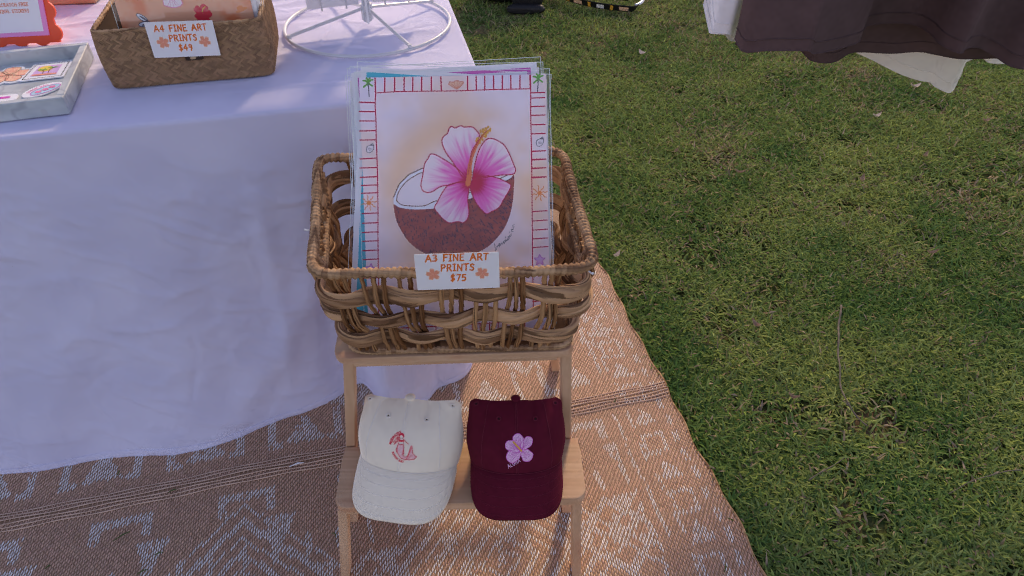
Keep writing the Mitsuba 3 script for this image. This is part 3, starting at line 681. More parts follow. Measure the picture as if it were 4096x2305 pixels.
for x in (560, 617, 674, 735, 790, 850, 905, 1080, 1130, 1190, 1245, 1300, 1360, 1415): L4([(x, 1150 - (x - 500) * .035), (x + 2, 1215 - (x - 500) * .035)], .0015)
put(front + '__border_drawing', flat(FF, unary_union(lines), .0003), 'ink_crimson')
# coconut
shell = smoothpoly(c4([(565, 372), (575, 430), (592, 490), (622, 545), (660, 600), (712, 648), (775, 685), (850, 708), (930, 716), (1010, 710), (1090, 690), (1160, 655), (1215, 605), (1262, 545), (1295, 470), (1312, 390), (1318, 300), (1308, 205), (1200, 262), (1050, 345), (900, 392), (740, 404), (640, 398)]))
whit = smoothpoly(c4([(565, 370), (568, 318), (592, 262), (640, 208), (700, 168), (748, 154), (800, 150), (900, 160), (1050, 175), (1235, 200), (1304, 205), (1290, 232), (1200, 270), (1050, 348), (900, 398), (780, 408), (690, 408), (610, 396)]))
inner = smoothpoly(c4([(584, 352), (596, 300), (640, 240), (700, 200), (752, 182), (900, 180), (1100, 190), (1262, 206), (1240, 225), (1100, 290), (960, 340), (830, 360), (765, 386), (690, 388), (618, 378)]))
put(front + '__coconut_drawing', flat(FF, shell, .0003, .012), 'shell_print')
rd = random.Random(5); dash = []
mnx, mny, mxx, mxy = shell.bounds
while len(dash) < 380:
    x, y = rd.uniform(mnx, mxx), rd.uniform(mny, mxy)
    if not shell.contains(Point(x, y)) or rd.random() > .45 + .5 * meshkit.noise(np.array([x * 60, y * 60, 0.0])): continue
    a = -1.05 + 4.2 * (x - .02) + rd.uniform(-.25, .25); L = rd.uniform(.002, .0055)
    dash.append(stroke([(x, y), (x + L * math.cos(a), y + L * math.sin(a))], .0011))
put(front + '__coconut_drawing', flat(FF, unary_union(dash).intersection(shell), .0004), 'ink_dash')
put(front + '__coconut_drawing', flat(FF, whit, .0006), 'ink_white')
put(front + '__coconut_drawing', flat(FF, inner, .0007), 'ink_flesh')
put(front + '__coconut_drawing', flat(FF, unary_union([inner.exterior.buffer(.0007), stroke(c4([(566, 330), (600, 250), (660, 192), (745, 155)]), .0016)]), .0009), 'ink_brown')
PET = [c8([(1320, 1235), (1240, 1130), (1195, 1040), (1184, 975), (1204, 935), (1248, 900), (1265, 845), (1295, 822), (1330, 842), (1370, 828), (1405, 818), (1440, 835), (1500, 830), (1545, 840), (1590, 885), (1620, 930), (1592, 1010), (1535, 1120), (1512, 1250), (1490, 1400), (1450, 1420), (1390, 1340)]),
       c8([(1555, 1400), (1580, 1250), (1610, 1130), (1660, 1030), (1720, 972), (1790, 976), (1850, 1005), (1910, 1047), (1960, 1120), (2000, 1200), (2030, 1270), (2055, 1330), (2045, 1375), (2000, 1390), (1900, 1393), (1780, 1405), (1660, 1425), (1560, 1440)]),
       c4([(1030, 240), (985, 185), (930, 140), (880, 108), (822, 76), (790, 72), (778, 96), (756, 130), (746, 200), (736, 262), (755, 298), (800, 304), (858, 272), (920, 262), (975, 244)]),
       c4([(1036, 245), (960, 250), (905, 266), (870, 310), (842, 365), (824, 402), (850, 440), (882, 475), (922, 498), (968, 490), (1008, 497), (1035, 470), (1040, 430), (1031, 360), (1036, 300), (1040, 252)]),
       c4([(1038, 250), (1050, 305), (1080, 370), (1112, 412), (1150, 446), (1182, 433), (1226, 410), (1258, 358), (1290, 302), (1298, 272), (1260, 246), (1200, 222), (1150, 212), (1090, 222), (1045, 243)])]
ol = []
for k, p in enumerate(PET):
    g = smoothpoly(p); put(front + '__petal_drawing', flat(FF, g, .0011 + .0002 * (k % 3), .006), 'petal_print'); ol.append(g.exterior.buffer(.00075))
put(front + '__petal_outline', flat(FF, unary_union(ol), .0017), 'ink_crimson')
pist = Polygon(c8([(1470, 1500), (1485, 1390), (1495, 1270), (1530, 1140), (1580, 1030), (1630, 955), (1700, 878), (1712, 884), (1640, 985), (1590, 1090), (1552, 1190), (1538, 1290), (1545, 1400), (1530, 1500), (1500, 1520)])).buffer(0)
put(front + '__stamen_drawing', flat(FF, pist, .0019), 'ink_stamen')
dots = []
for x, y in ((1632, 876), (1660, 862), (1722, 836), (1745, 860), (1690, 850), (1745, 882), (1718, 905), (1700, 930), (1590, 968), (1582, 995), (1660, 986), (1630, 1020), (1695, 950), (1650, 930), (1672, 905)):
    c = c8([(x, y)])[0]; dots.append(Point(c).buffer(.0016)); q = c8([(x * .55 + 1640 * .45, y * .55 + 940 * .45)])[0]; dots.append(stroke([c, q], .0018))
put(front + '__stamen_drawing', flat(FF, unary_union(dots), .0020), 'ink_gold')
put(front + '__stamen_drawing', flat(FF, stroke(c8([(1500, 1380), (1530, 1170), (1590, 1030), (1650, 940), (1706, 880)]), .0009), .0022), 'ink_crimson')
# little pictures in the border
palm, trunk = [], []
for (x, y, bx, by) in ((310, 310, 325, 462), (2288, 300, 2285, 440), (455 / .5332 - 1e9, 0, 0, 0)):
    if x < 0: continue
    trunk.append(stroke(c8([(x, y), ((x + bx) / 2 + 2, (y + by) / 2), (bx, by)]), .0016))
    for dx, dy in ((-55, -28), (-20, -55), (20, -55), (52, -35), (50, 35), (-50, 45), (0, 30)): palm.append(stroke(c8([(x, y), (x + dx * .6, y + dy * .75 - 6), (x + dx, y + dy)]), .0026))
for cx, cy in ((440, 1166), (1500, 1100)):
    for dx, dy in ((-30, 8), (-14, -8), (14, -8), (28, 8)): palm.append(stroke(c4([(cx, cy), (cx + dx, cy + dy)]), .0022))
    trunk.append(stroke(c4([(cx, cy), (cx + 2, cy + 44)]), .0013))
put(front + '__palm_drawing', flat(FF, unary_union(palm), .0004), 'ink_green')
put(front + '__palm_drawing', flat(FF, unary_union(trunk), .0005), 'ink_grey')
fan = Polygon(c8([(1242, 340), (1258, 312), (1300, 322), (1318, 305), (1350, 300), (1378, 318), (1412, 310), (1418, 330), (1390, 365), (1345, 400), (1290, 370)]))
put(front + '__shell_drawing', flat(FF, fan, .0004), 'ink_peach')
put(front + '__shell_drawing', flat(FF, unary_union([fan.exterior.buffer(.0006)] + [stroke(c8([(1342, 395), q]), .0009) for q in ((1270, 330), (1305, 318), (1345, 306), (1375, 322), (1408, 328))]), .0006), 'ink_coral')
sn, snl = [], []
for cx, cy in ((344, 1058), (2330, 1025)):
    o = smoothpoly(c8([(cx - 42, cy), (cx - 25, cy - 30), (cx + 10, cy - 42), (cx + 30, cy - 60), (cx + 42, cy - 40), (cx + 44, cy - 5), (cx + 28, cy + 28), (cx, cy + 46), (cx - 30, cy + 36)]))
    sn.append(o); snl += [o.exterior.buffer(.0005), stroke(c8([(cx + 20 * math.cos(q) * (1 - q / 9), cy + 20 * math.sin(q) * (1 - q / 9)) for q in np.linspace(0, 8, 30)]), .0007), stroke(c8([(cx + 10, cy - 42), (cx + 40, cy - 40)]), .002)]
put(front + '__snail_drawing', flat(FF, unary_union(sn), .0004), 'ink_flesh'); put(front + '__snail_drawing', flat(FF, unary_union(snl), .0006), 'ink_grey')
sun = []
for cx, cy in ((413, 362), (1482, 325)):
    c = np.array(c4([(cx, cy)])[0]); sun.append(Point(c).buffer(.0034))
    for k in range(8):
        q = k * np.pi / 4 + .2; d, e = np.array([math.cos(q), math.sin(q)]), np.array([-math.sin(q), math.cos(q)])
        sun.append(stroke([c + d * .003, c + d * .006 + e * .0009, c + d * .0092 - e * .0008, c + d * .0125], .0013))
put(front + '__sun_drawing', flat(FF, unary_union(sun), .0004), 'ink_orange')
star = []
for cx, cy, a in ((431, 773, .1), (1497, 742, 0)):
    c = np.array(c4([(cx, cy)])[0]); star.append(Polygon([c + (.0085, .0038)[k % 2] * np.array([math.sin(a + k * np.pi / 5), math.cos(a + k * np.pi / 5)]) for k in range(10)]).buffer(.0006))
put(front + '__starfish_drawing', flat(FF, unary_union(star), .0004), 'ink_lilac')
put(front + '__starfish_drawing', flat(FF, unary_union([s.exterior.buffer(.0005) for s in star]), .0006), 'ink_violet')
sig = [[(1208, 632), (1215, 680), (1238, 628), (1240, 655)], [(1222, 650), (1242, 640)], [(1240, 650), (1250, 630), (1256, 640), (1262, 626)], [(1276, 612), (1262, 622), (1268, 634), (1280, 618), (1276, 590)], [(1272, 626), (1282, 612), (1290, 606)], [(1282, 618), (1294, 610), (1288, 600), (1296, 612)],
       [(1300, 586), (1290, 592), (1300, 602), (1292, 608)], [(1306, 580), (1300, 586), (1302, 596), (1312, 586), (1310, 572)], [(1302, 566), (1298, 560)], [(1306, 548), (1316, 545), (1312, 562), (1322, 558)], [(1330, 516), (1318, 522), (1320, 534), (1328, 530), (1326, 546), (1318, 546)]]
put(front + '__signature', flat(FF, unary_union([stroke(c4([(x, y) for x, y in s]), .0008) for s in sig]), .0004), 'ink_grey')

# ---------------------------------------------------------------- price cards
def price_card(f, corners, lines3, label, flower_at):
    """a printed card; its own flat frame: u, w in metres from the lower left corner"""
    c = thing('price_card', label, 'price card')
    w, h = corners
    put(c + '__card', slab(f, rbox(0, 0, w, h, .0008), -.0006, 0), 'paper')
    L = [lettering(t, s, .20, x=w * .5, y=y, seed=k + 3) for k, (t, s, y) in enumerate(lines3)]
    put(c + '__lettering', flat(f, unary_union(L), .0003), 'ink_rust')
    for k, (x, y) in enumerate(flower_at):
        g = petals(x, y, h * .165, rot=100 + 20 * k, seed=k + 5, wide=.60)
        put(c + '__flower_drawing', flat(f, unary_union(g), .0003), 'ink_peach')
        put(c + '__flower_drawing', flat(f, unary_union([affinity.scale(q, .80, .80, origin=(x * .35 + q.centroid.x * .65, y * .35 + q.centroid.y * .65)) for q in g]), .0004), 'ink_coral')
        put(c + '__flower_drawing', flat(f, unary_union([stroke([(x, y), (x + h * .11 * math.cos(q), y + h * .11 * math.sin(q))], .0006) for q in np.radians(np.arange(100 + 20 * k, 460, 72))]), .0005), 'ink_coral')
    return c
fa = Frame((-.1330, .7165, .6545), .04, .12, .004); fa.o = np.array([-.090, .7145, .6245]) + fa.u * -.0447 + fa.w * .0385
price_card(fa, (.1175, .0602), [('A3 FINE ART', .0108, .0480), ('PRINTS', .0108, .0315), ('$75', .0108, .0140)], 'white price card for A3 fine art prints at 75 dollars on the wicker basket', [(.024, .0265), (.0935, .0262)])

# ---------------------------------------------------------------- herringbone box with the smaller prints
BX = Frame((-.606, 1.2195, .7425), .2086, .075)
wbox = thing('woven_box', 'brown herringbone-woven open box of smaller prints standing on the tablecloth', 'box')
bu = np.array([math.cos(.2086), math.sin(.2086), 0]); bbk = np.array([-math.sin(.2086), math.cos(.2086), 0]); bo = np.array([-.604, 1.2195, .7425])
BW, BD, BH = .294, .205, .106
outl = rbox(-BW / 2, 0, BW / 2, BD, .020)
per = outl.exterior; PL = per.length
def boxpt(s, z, off):
    """s along the outline, z up, off outwards"""
    s = np.asarray(s, float) % PL
    P = np.array([per.interpolate(q).coords[0] for q in s]); Q = np.array([per.interpolate((q + 1e-4) % PL).coords[0] for q in s])
    d = Q - P; d /= np.linalg.norm(d, axis=1, keepdims=True) + 1e-12; sgn = -1 if per.is_ccw else 1
    n = np.stack([-d[:, 1], d[:, 0]], 1) * sgn
    z = np.asarray(z, float); fl = .0005 * (z / BH) + .004 * np.sin(np.clip(z / BH, 0, 1) * np.pi)
    xy = P + n * (np.asarray(off) + fl)[:, None]
    return bo + xy[:, :1] * bu + xy[:, 1:] * bbk + z[:, None] * np.array([0, 0, 1.0])
sg = np.linspace(0, PL, 220, endpoint=False)
lay = [boxpt(sg, sg * 0 + z, sg * 0 + o) for z, o in ((.0, -.006), (.0, -.003), (.006, -.0012), (.05, -.0012), (BH - .004, -.0012), (BH - .001, -.002), (BH, -.004), (BH - .003, -.0065), (.01, -.0065))]
put(wbox + '__shell', grid(np.stack(lay + [lay[-1] * 0 + lay[-1].mean(0)]).transpose(1, 0, 2), True), 'inner_dark', True)
rowh, pit = .0075, .0054
S, Z, SG = [], [], []
for r in range(14):
    n = int(PL / pit); S.append((np.arange(n) + .5 * (r % 2)) * PL / n); Z.append(np.full(n, .0045 + r * rowh)); SG.append(np.full(n, 1 if r % 2 else -1))
S, Z, SG = np.concatenate(S) + rng.normal(0, .0003, sum(map(len, S))), np.concatenate(Z), np.concatenate(SG)
def strips(S, Z, SG):
    n = len(S); L, Wd = .0064 * rng.uniform(.92, 1.1, n), .0021 * rng.uniform(.8, 1.08, n); a = np.radians(37 + rng.normal(0, 3, n)) * SG
    ca, sa = np.cos(a), np.sin(a); V = []
    for p, q, h in ((-1, -1, -.0006), (1, -1, -.0006), (1, 1, -.0002), (-1, 1, -.0002), (-.55, -.5, .0009), (.55, -.5, .0009), (.55, .5, .0012), (-.55, .5, .0012)):
        x, y = p * L, q * Wd
        V.append(boxpt(S + x * ca - y * sa, np.clip(Z + x * sa + y * ca, -.0, BH), h + np.zeros(n)))
    V = np.stack(V, 1)
    F = np.array([[4, 5, 6], [4, 6, 7], [0, 1, 5], [0, 5, 4], [1, 2, 6], [1, 6, 5], [2, 3, 7], [2, 7, 6], [3, 0, 4], [3, 4, 7]])
    c = np.array([.32, .20, .118]) * rng.uniform(.72, 1.28, (n, 1)) + rng.normal(0, .0025, (n, 3))
    return V.reshape(-1, 3), (F[None] + 8 * np.arange(n)[:, None, None]).reshape(-1, 3), np.clip(np.repeat(c, 8, 0), .02, .9)
mid = np.array([per.interpolate(q).coords[0] for q in S])
frontish = np.nonzero((mid[:, 1] < .002) & (Z < .062))[0][:290]
other = np.setdiff1d(np.arange(len(S)), frontish)
v, f, c = strips(S[other], Z[other], SG[other]); put(wbox + '__weave', (v, f), 'box_strip', False, color=c, kind='stuff')
v, f, c = strips(S[frontish], Z[frontish], SG[frontish])
for k in range(len(frontish)): put(wbox + '__strip', (v[8 * k:8 * k + 8], f[:10]), 'box_strip', False, color=c[8 * k:8 * k + 8])
P = boxpt(sg, sg * 0 + BH - .0015, sg * 0 - .0038)
put(wbox + '__rim', wrapped(P, .0042, 4.4, True, .014), 'straw_wrap', True)
cl = np.array([boxpt(np.array([0.]), np.array([0.]), np.array([0.]))[0]])
FB = Frame(bo + np.array([0, 0, 0]) - bbk * .0065, .2086, .03)
put(wbox + '__clasp', slab(FB, rbox(.000, .046, .031, .066, .002), 0, .003)[:2], 'dark_leather')
put(wbox + '__clasp_toggle', slab(FB, rbox(.009, .049, .019, .0535, .002), .003, .006)[:2], 'pale_wood')
ft = Frame(bo - bbk * .0125 + np.array([0, 0, .0]), .2086, .02, -.045); ft.o = FB.o + FB.u * -.0505 + FB.w * .0575 + FB.n * .0075
price_card(ft, (.1140, .0640), [('A4 FINE ART', .0108, .0470), ('PRINTS', .0108, .0295), ('$49', .0108, .0115)], 'white price card for A4 fine art prints at 49 dollars on the herringbone box', [(.022, .0275), (.093, .0270)])
for i in range(5):
    f4 = Frame(bo + bbk * (.042 + .006 * i) + bu * (.010, .018, .020, .016, .022)[i] + np.array([0, 0, .012]), .2086 - .012 * i, .23)
    p4 = thing('art_print', 'small peach print with seashells and a red hibiscus' if i == 0 else f'small sleeved print, {NTH[i]} from the front inside the herringbone box', 'art print', 'small prints in the herringbone box')
    put(p4 + '__sheet', slab(f4, sbox(-.118, 0, .118, .21), -.0008, 0)[:3], 'paper_peach' if i == 0 else 'paper')
    sleeve(p4, f4, .238, -.003, .216, .0015)
    if i: continue
    S4 = lambda x, y: ((x - 1020) / 4.62e3 - .117 + (0.0), .112 - (y - 10) / 4.95e3)
    def p4c(*q): return [S4(*a) for a in q]
    for (cx, cy, a) in ((1195, 95, -42), (1200, 148, 8)):
        g = affinity.rotate(affinity.scale(Point(S4(cx, cy)).buffer(1), .0105, .0042), a)
        put(p4 + '__mussel_drawing', flat(f4, g, .0003), 'ink_white'); put(p4 + '__mussel_drawing', flat(f4, unary_union([g.exterior.buffer(.0007), affinity.translate(affinity.rotate(affinity.scale(Point(S4(cx, cy)).buffer(1), .0075, .0018), a), .002, -.001)]), .0005), 'ink_grey')
    fl4 = petals(*S4(1690, 95), .017, seed=9, rot=65, wide=.7)
    put(p4 + '__hibiscus_drawing', flat(f4, unary_union(fl4), .0003), 'ink_red'); put(p4 + '__hibiscus_drawing', flat(f4, stroke(p4c((1690, 80), (1700, 55), (1722, 38)), .002), .0006), 'ink_gold')
    hat = unary_union([affinity.rotate(affinity.scale(Point(S4(2012, 90)).buffer(1), .0118, .0030), 18), affinity.rotate(affinity.scale(Point(S4(2005, 72)).buffer(1), .0062, .0042), 14)])
    put(p4 + '__hat_drawing', flat(f4, hat, .0003), 'ink_orange')
    fan = Polygon(p4c((1395, 0), (1420, 15), (1470, 30), (1520, 22), (1548, 0), (1540, -60), (1470, -90), (1400, -60)))
    put(p4 + '__shell_drawing', flat(f4, fan, .0003), 'ink_flesh'); put(p4 + '__shell_drawing', flat(f4, unary_union([fan.exterior.buffer(.0006)] + [stroke(p4c((1470, -60), q), .0006) for q in ((1420, 14), (1445, 22), (1470, 29), (1495, 26), (1520, 20))]), .0005), 'ink_pink')
    put(p4 + '__towel_drawing', flat(f4, unary_union([stroke(p4c((1826, 205 - 3 * k), (1880, 200 - 3 * k)), .0012) for k in range(4)]), .0003), 'ink_blue')

# ---------------------------------------------------------------- marble tray with stickers
tray = thing('marble_tray', 'grey-white marble tray holding vinyl stickers, nearest the table corner on the left', 'tray')
TO = TC + E1 * -.735 + E2 * .060
TO = np.array([-.7795, 1.0944]); tR = rot2(.275, (*TO, .7425))
def traybox(lo, hi, rv=.002): m = bevel_box(lo, hi, .0014, rv); return tR(m[0]), m[1]
put(tray + '__base', traybox((-.34, .012, .0), (-.012, .238, .008)), 'marble', 30)
put(tray + '__front_wall', traybox((-.352, 0, 0), (0, .014, .0315), .003), 'marble', 30)
put(tray + '__back_wall', traybox((-.352, .238, 0), (0, .252, .0315), .003), 'marble', 30)
put(tray + '__side_wall', traybox((-.014, .0143, .0), (0.0, .2377, .0312), .001), 'marble', 30)
put(tray + '__side_wall', traybox((-.352, .0143, .0), (-.338, .2377, .0312), .001), 'marble', 30)
class Flat(Frame):
    def __init__(s, o, yaw): s.u = np.array([math.cos(yaw), math.sin(yaw), 0]); s.w = np.array([-math.sin(yaw), math.cos(yaw), 0]); s.n = np.array([0, 0, 1.0]); s.o = np.array(o, float)
def sticker(label, f, outline): 
    k = thing('sticker', label, 'sticker'); put(k + '__backing', slab(f, outline, 0, .0022)[:2], 'ink_white'); return k
zf = .7512
f = Flat((-.957, 1.228, zf), .2); pl = petals(0, 0, .036, rot=20, seed=12, wide=.66)
k = sticker('hibiscus-shaped peach and pink sticker lying in the marble tray', f, unary_union(pl).buffer(.005).simplify(.0004))
put(k + '__flower_drawing', flat(f, unary_union(pl), .0025, .004), 'ink_hibiscus'); put(k + '__flower_drawing', flat(f, unary_union([p.exterior.buffer(.0005) for p in pl] + [stroke([(0, 0), (-.012, .010), (-.018, .018)], .0022)]), .0028), 'ink_brown')
f = Flat((-.8946, 1.2465, zf + .0005), .235)
so = Polygon([(-.036, -.034), (.034, -.030), (.034, .038), (-.028, .036)])
wv = lambda g, n, a: Polygon([np.array(g.exterior.interpolate(q, True).coords[0]) * (1 + a * math.sin(q * n * 2 * math.pi)) for q in np.linspace(0, 1, 300)[:-1]]).buffer(0)
k = sticker('stamp-shaped sticker of palms under a yellow sun in the marble tray', f, so.buffer(.003))
put(k + '__border_line', flat(f, wv(affinity.scale(so, .95, .95), 44, .028).exterior.buffer(.0006), .0025), 'ink_black')
put(k + '__sky_drawing', flat(f, affinity.scale(so, .66, .66), .0025), 'ink_lilac'); put(k + '__sun_drawing', flat(f, Point(-.004, .010).buffer(.013), .0028), 'ink_yellow')
put(k + '__palm_drawing', flat(f, unary_union([stroke([(.006, -.012), (.005, .004), (.010, .012)], .0016), stroke([(-.004, -.014), (-.004, -.002), (-.008, .004)], .0016)]), .0031), 'ink_brown')
put(k + '__palm_drawing', flat(f, unary_union([stroke([c, (c[0] + dx, c[1] + dy)], .002) for c in ((.010, .012), (-.008, .004)) for dx, dy in ((-.009, .001), (.008, .0), (-.005, .005), (.005, .005))]), .0034), 'ink_green')
put(k + '__blossom_drawing', flat(f, sbox(-.021, -.0205, .021, -.014), .0031), 'ink_coral')
f = Flat((-.862, 1.168, zf), .95); ov = affinity.scale(Point(0, 0).buffer(1), .036, .021)
k = sticker('oval white sticker with pink flowers on a pale blue ground in the marble tray', f, ov)
put(k + '__panel_drawing', flat(f, affinity.scale(Point(.003, -.005).buffer(1), .027, .0125), .0025), 'ink_sky'); put(k + '__panel_drawing', flat(f, affinity.scale(Point(.003, -.005).buffer(1), .027, .0125).exterior.buffer(.0008), .0028), 'ink_violet')
put(k + '__flower_drawing', flat(f, unary_union([unary_union(petals(x, -.005, .0058, seed=q)) for q, x in enumerate((-.010, .003, .016))]), .0031), 'ink_pink')
put(k + '__lettering', flat(f, arc_text('BYRON BAY', .0055, .0, -.028, .042, 96), .0025), 'ink_pink')
f = Flat((-.925, 1.128, zf), .25)
k = sticker('white sticker with a pink band, half hidden behind the front wall of the marble tray', f, rbox(-.04, -.012, .034, .016, .008))
put(k + '__pink_band', flat(f, rbox(-.034, .0, .022, .0085, .003), .0025), 'ink_magenta')

# ---------------------------------------------------------------- scalloped sign and wooden stand
FS = Frame((-.968, 1.401, .7435), .12, .28)
sign = thing('scalloped_sign', 'orange scalloped sign frame with a pink border about scratch free vinyl stickers', 'sign')
bl = [sbox(-.249, .0035, .0185, .274)]
for v in np.arange(.0225, .27, .0425): bl += [Point(.0085, v).buffer(.0185), Point(-.2395, v).buffer(.0185)]
for u in np.arange(-.229, .01, .0425): bl += [Point(u, .0165).buffer(.0185), Point(u, .262).buffer(.0185)]
put(sign + '__orange_border', slab(FS, unary_union(bl).simplify(.0003), -.006, 0), 'orange_acrylic')
put(sign + '__pink_border', slab(FS, Polygon([(-.229, .017), (.0025, .018), (.012, .095), (.016, .255), (-.229, .255)]), 0, .0025), 'pink_acrylic')
put(sign + '__sign_card', flat(FS, Polygon([(-.215, .0245), (-.006, .0262), (.0025, .09), (.005, .240), (-.215, .240)]), .0028), 'paper')
tx = [lettering('SCRATCH FREE', .0064, .17, x=-.0480, y=.0755, seed=4, gap=.18), lettering('VINYL STICKERS', .0062, .17, x=-.0505, y=.0635, seed=6, gap=.14)]
put(sign + '__lettering', flat(FS, unary_union(tx), .0032), 'ink_rust')
put(sign + '__easel_leg', slab(Frame((-.08 - .968, 1.47, .7435), .12, -.2), sbox(-.02, 0, .02, .17), -.003, 0), 'orange_acrylic')
wst = put('wooden_stand', (rot2(.12, (-.984, 1.643, .7435))(board(rbox(-.16, 0, 0, .10, .003), 0, .055)[0]), board(rbox(-.16, 0, 0, .10, .003), 0, .055)[1]), 'wood_board', 30, label='honey-coloured wooden display block behind the orange scalloped sign', cat='wooden block')

# ---------------------------------------------------------------- spinning card rack
rack = thing('card_rack', 'white wire spinning card rack on a round base standing on the tablecloth', 'display rack')
RC = np.array([-.317, 1.505]); RR = .180
q = np.linspace(0, 2 * np.pi, 120)
put(rack + '__base_ring', tube(np.stack([RC[0] + RR * np.cos(q), RC[1] + RR * np.sin(q), q * 0 + .7480], 1), .0037, 10, cap=False), 'white_metal', True)
hub = lambda z0, z1, r: tube(np.array([[*RC, z] for z in np.linspace(z0, z1, 4)]), r, 20)[:2]
put(rack + '__hub', hub(.757, .790, .0128), 'white_metal', 40)
put(rack + '__pole', hub(.790, 1.56, .0085), 'white_metal', 40)
for a in (math.atan2(-.086, -.145), math.atan2(-.138, .106), math.atan2(.129, .136), math.atan2(.14, -.11)):
    d = np.array([math.cos(a), math.sin(a)]); P = np.array([[*(RC + d * .010), .781], [*(RC + d * (RR - .004)), .7535], [*(RC + d * (RR + .002)), .7525]])
    put(rack + '__spoke', tube(P, .0036, 8), 'white_metal', 40)
    put(rack + '__end_tab', tube(np.array([[*(RC + d * (RR - .003)), .7475], [*(RC + d * (RR - .003)), .7570]]), .0042, 8), 'white_metal', 40)
for wi, ang in enumerate((198, 282, 18)):
    d = np.array([math.cos(math.radians(ang)), math.sin(math.radians(ang))])
    for ti in range(3):
        z0 = .797 + ti * .185; fc = Frame((*(RC + d * .012), z0), math.radians(ang), .0)
        wires = []
        for uu in (.030, .082): wires.append(tube(np.array([fc.at((uu, .03), -.006), fc.at((uu, -.010), -.006), fc.at((uu, -.013), .002), fc.at((uu, -.010), .007), fc.at((uu, .022), .007)]), .0017, 6)[:2])
        wires.append(tube(np.array([fc.at((0, .02), -.006), fc.at((.118, .02), -.006)]), .0017, 6)[:2]); wires.append(tube(np.array([fc.at((0, .02), .007), fc.at((.118, .02), .007)]), .0017, 6)[:2])
        put(rack + '__card_holder', cat_meshes(wires), 'white_metal', 40)
        g = sbox(.003, -.006, .112, .148)
        card = thing('greeting_card', {0: 'white greeting card with blue lettering in the left wing of the card rack', 1: 'white greeting card with a pale blue stripe at the front of the card rack'}[wi] if ti == 0 and wi < 2 else 'white greeting card in the upper part of the spinning card rack', 'greeting card', None if ti == 0 and wi < 2 else 'cards in the rack')
        put(card + '__sheet', slab(fc, g, -.002, .002), 'paper')
        if ti == 0 and wi == 0:
            put(card + '__lettering', flat(fc, unary_union([stroke([(x, .008), (x + .003, .012), (x + .007, .009)], .0011) for x in (.04, .046, .052)] + [Point(.094, .010).buffer(.004).exterior.buffer(.0006), Point(.004, .006).buffer(.002)]), .0024), 'ink_blue')
        if wi == 1:
            put(card + '__blue_edge', flat(fc, sbox(.028, -.005, .058, .146), .0024), 'ink_sky')
        if ti == 0: put(card + '__pocket', flat(fc, sbox(.0, -.008, .118, .11), .0040), 'sleeve_film')

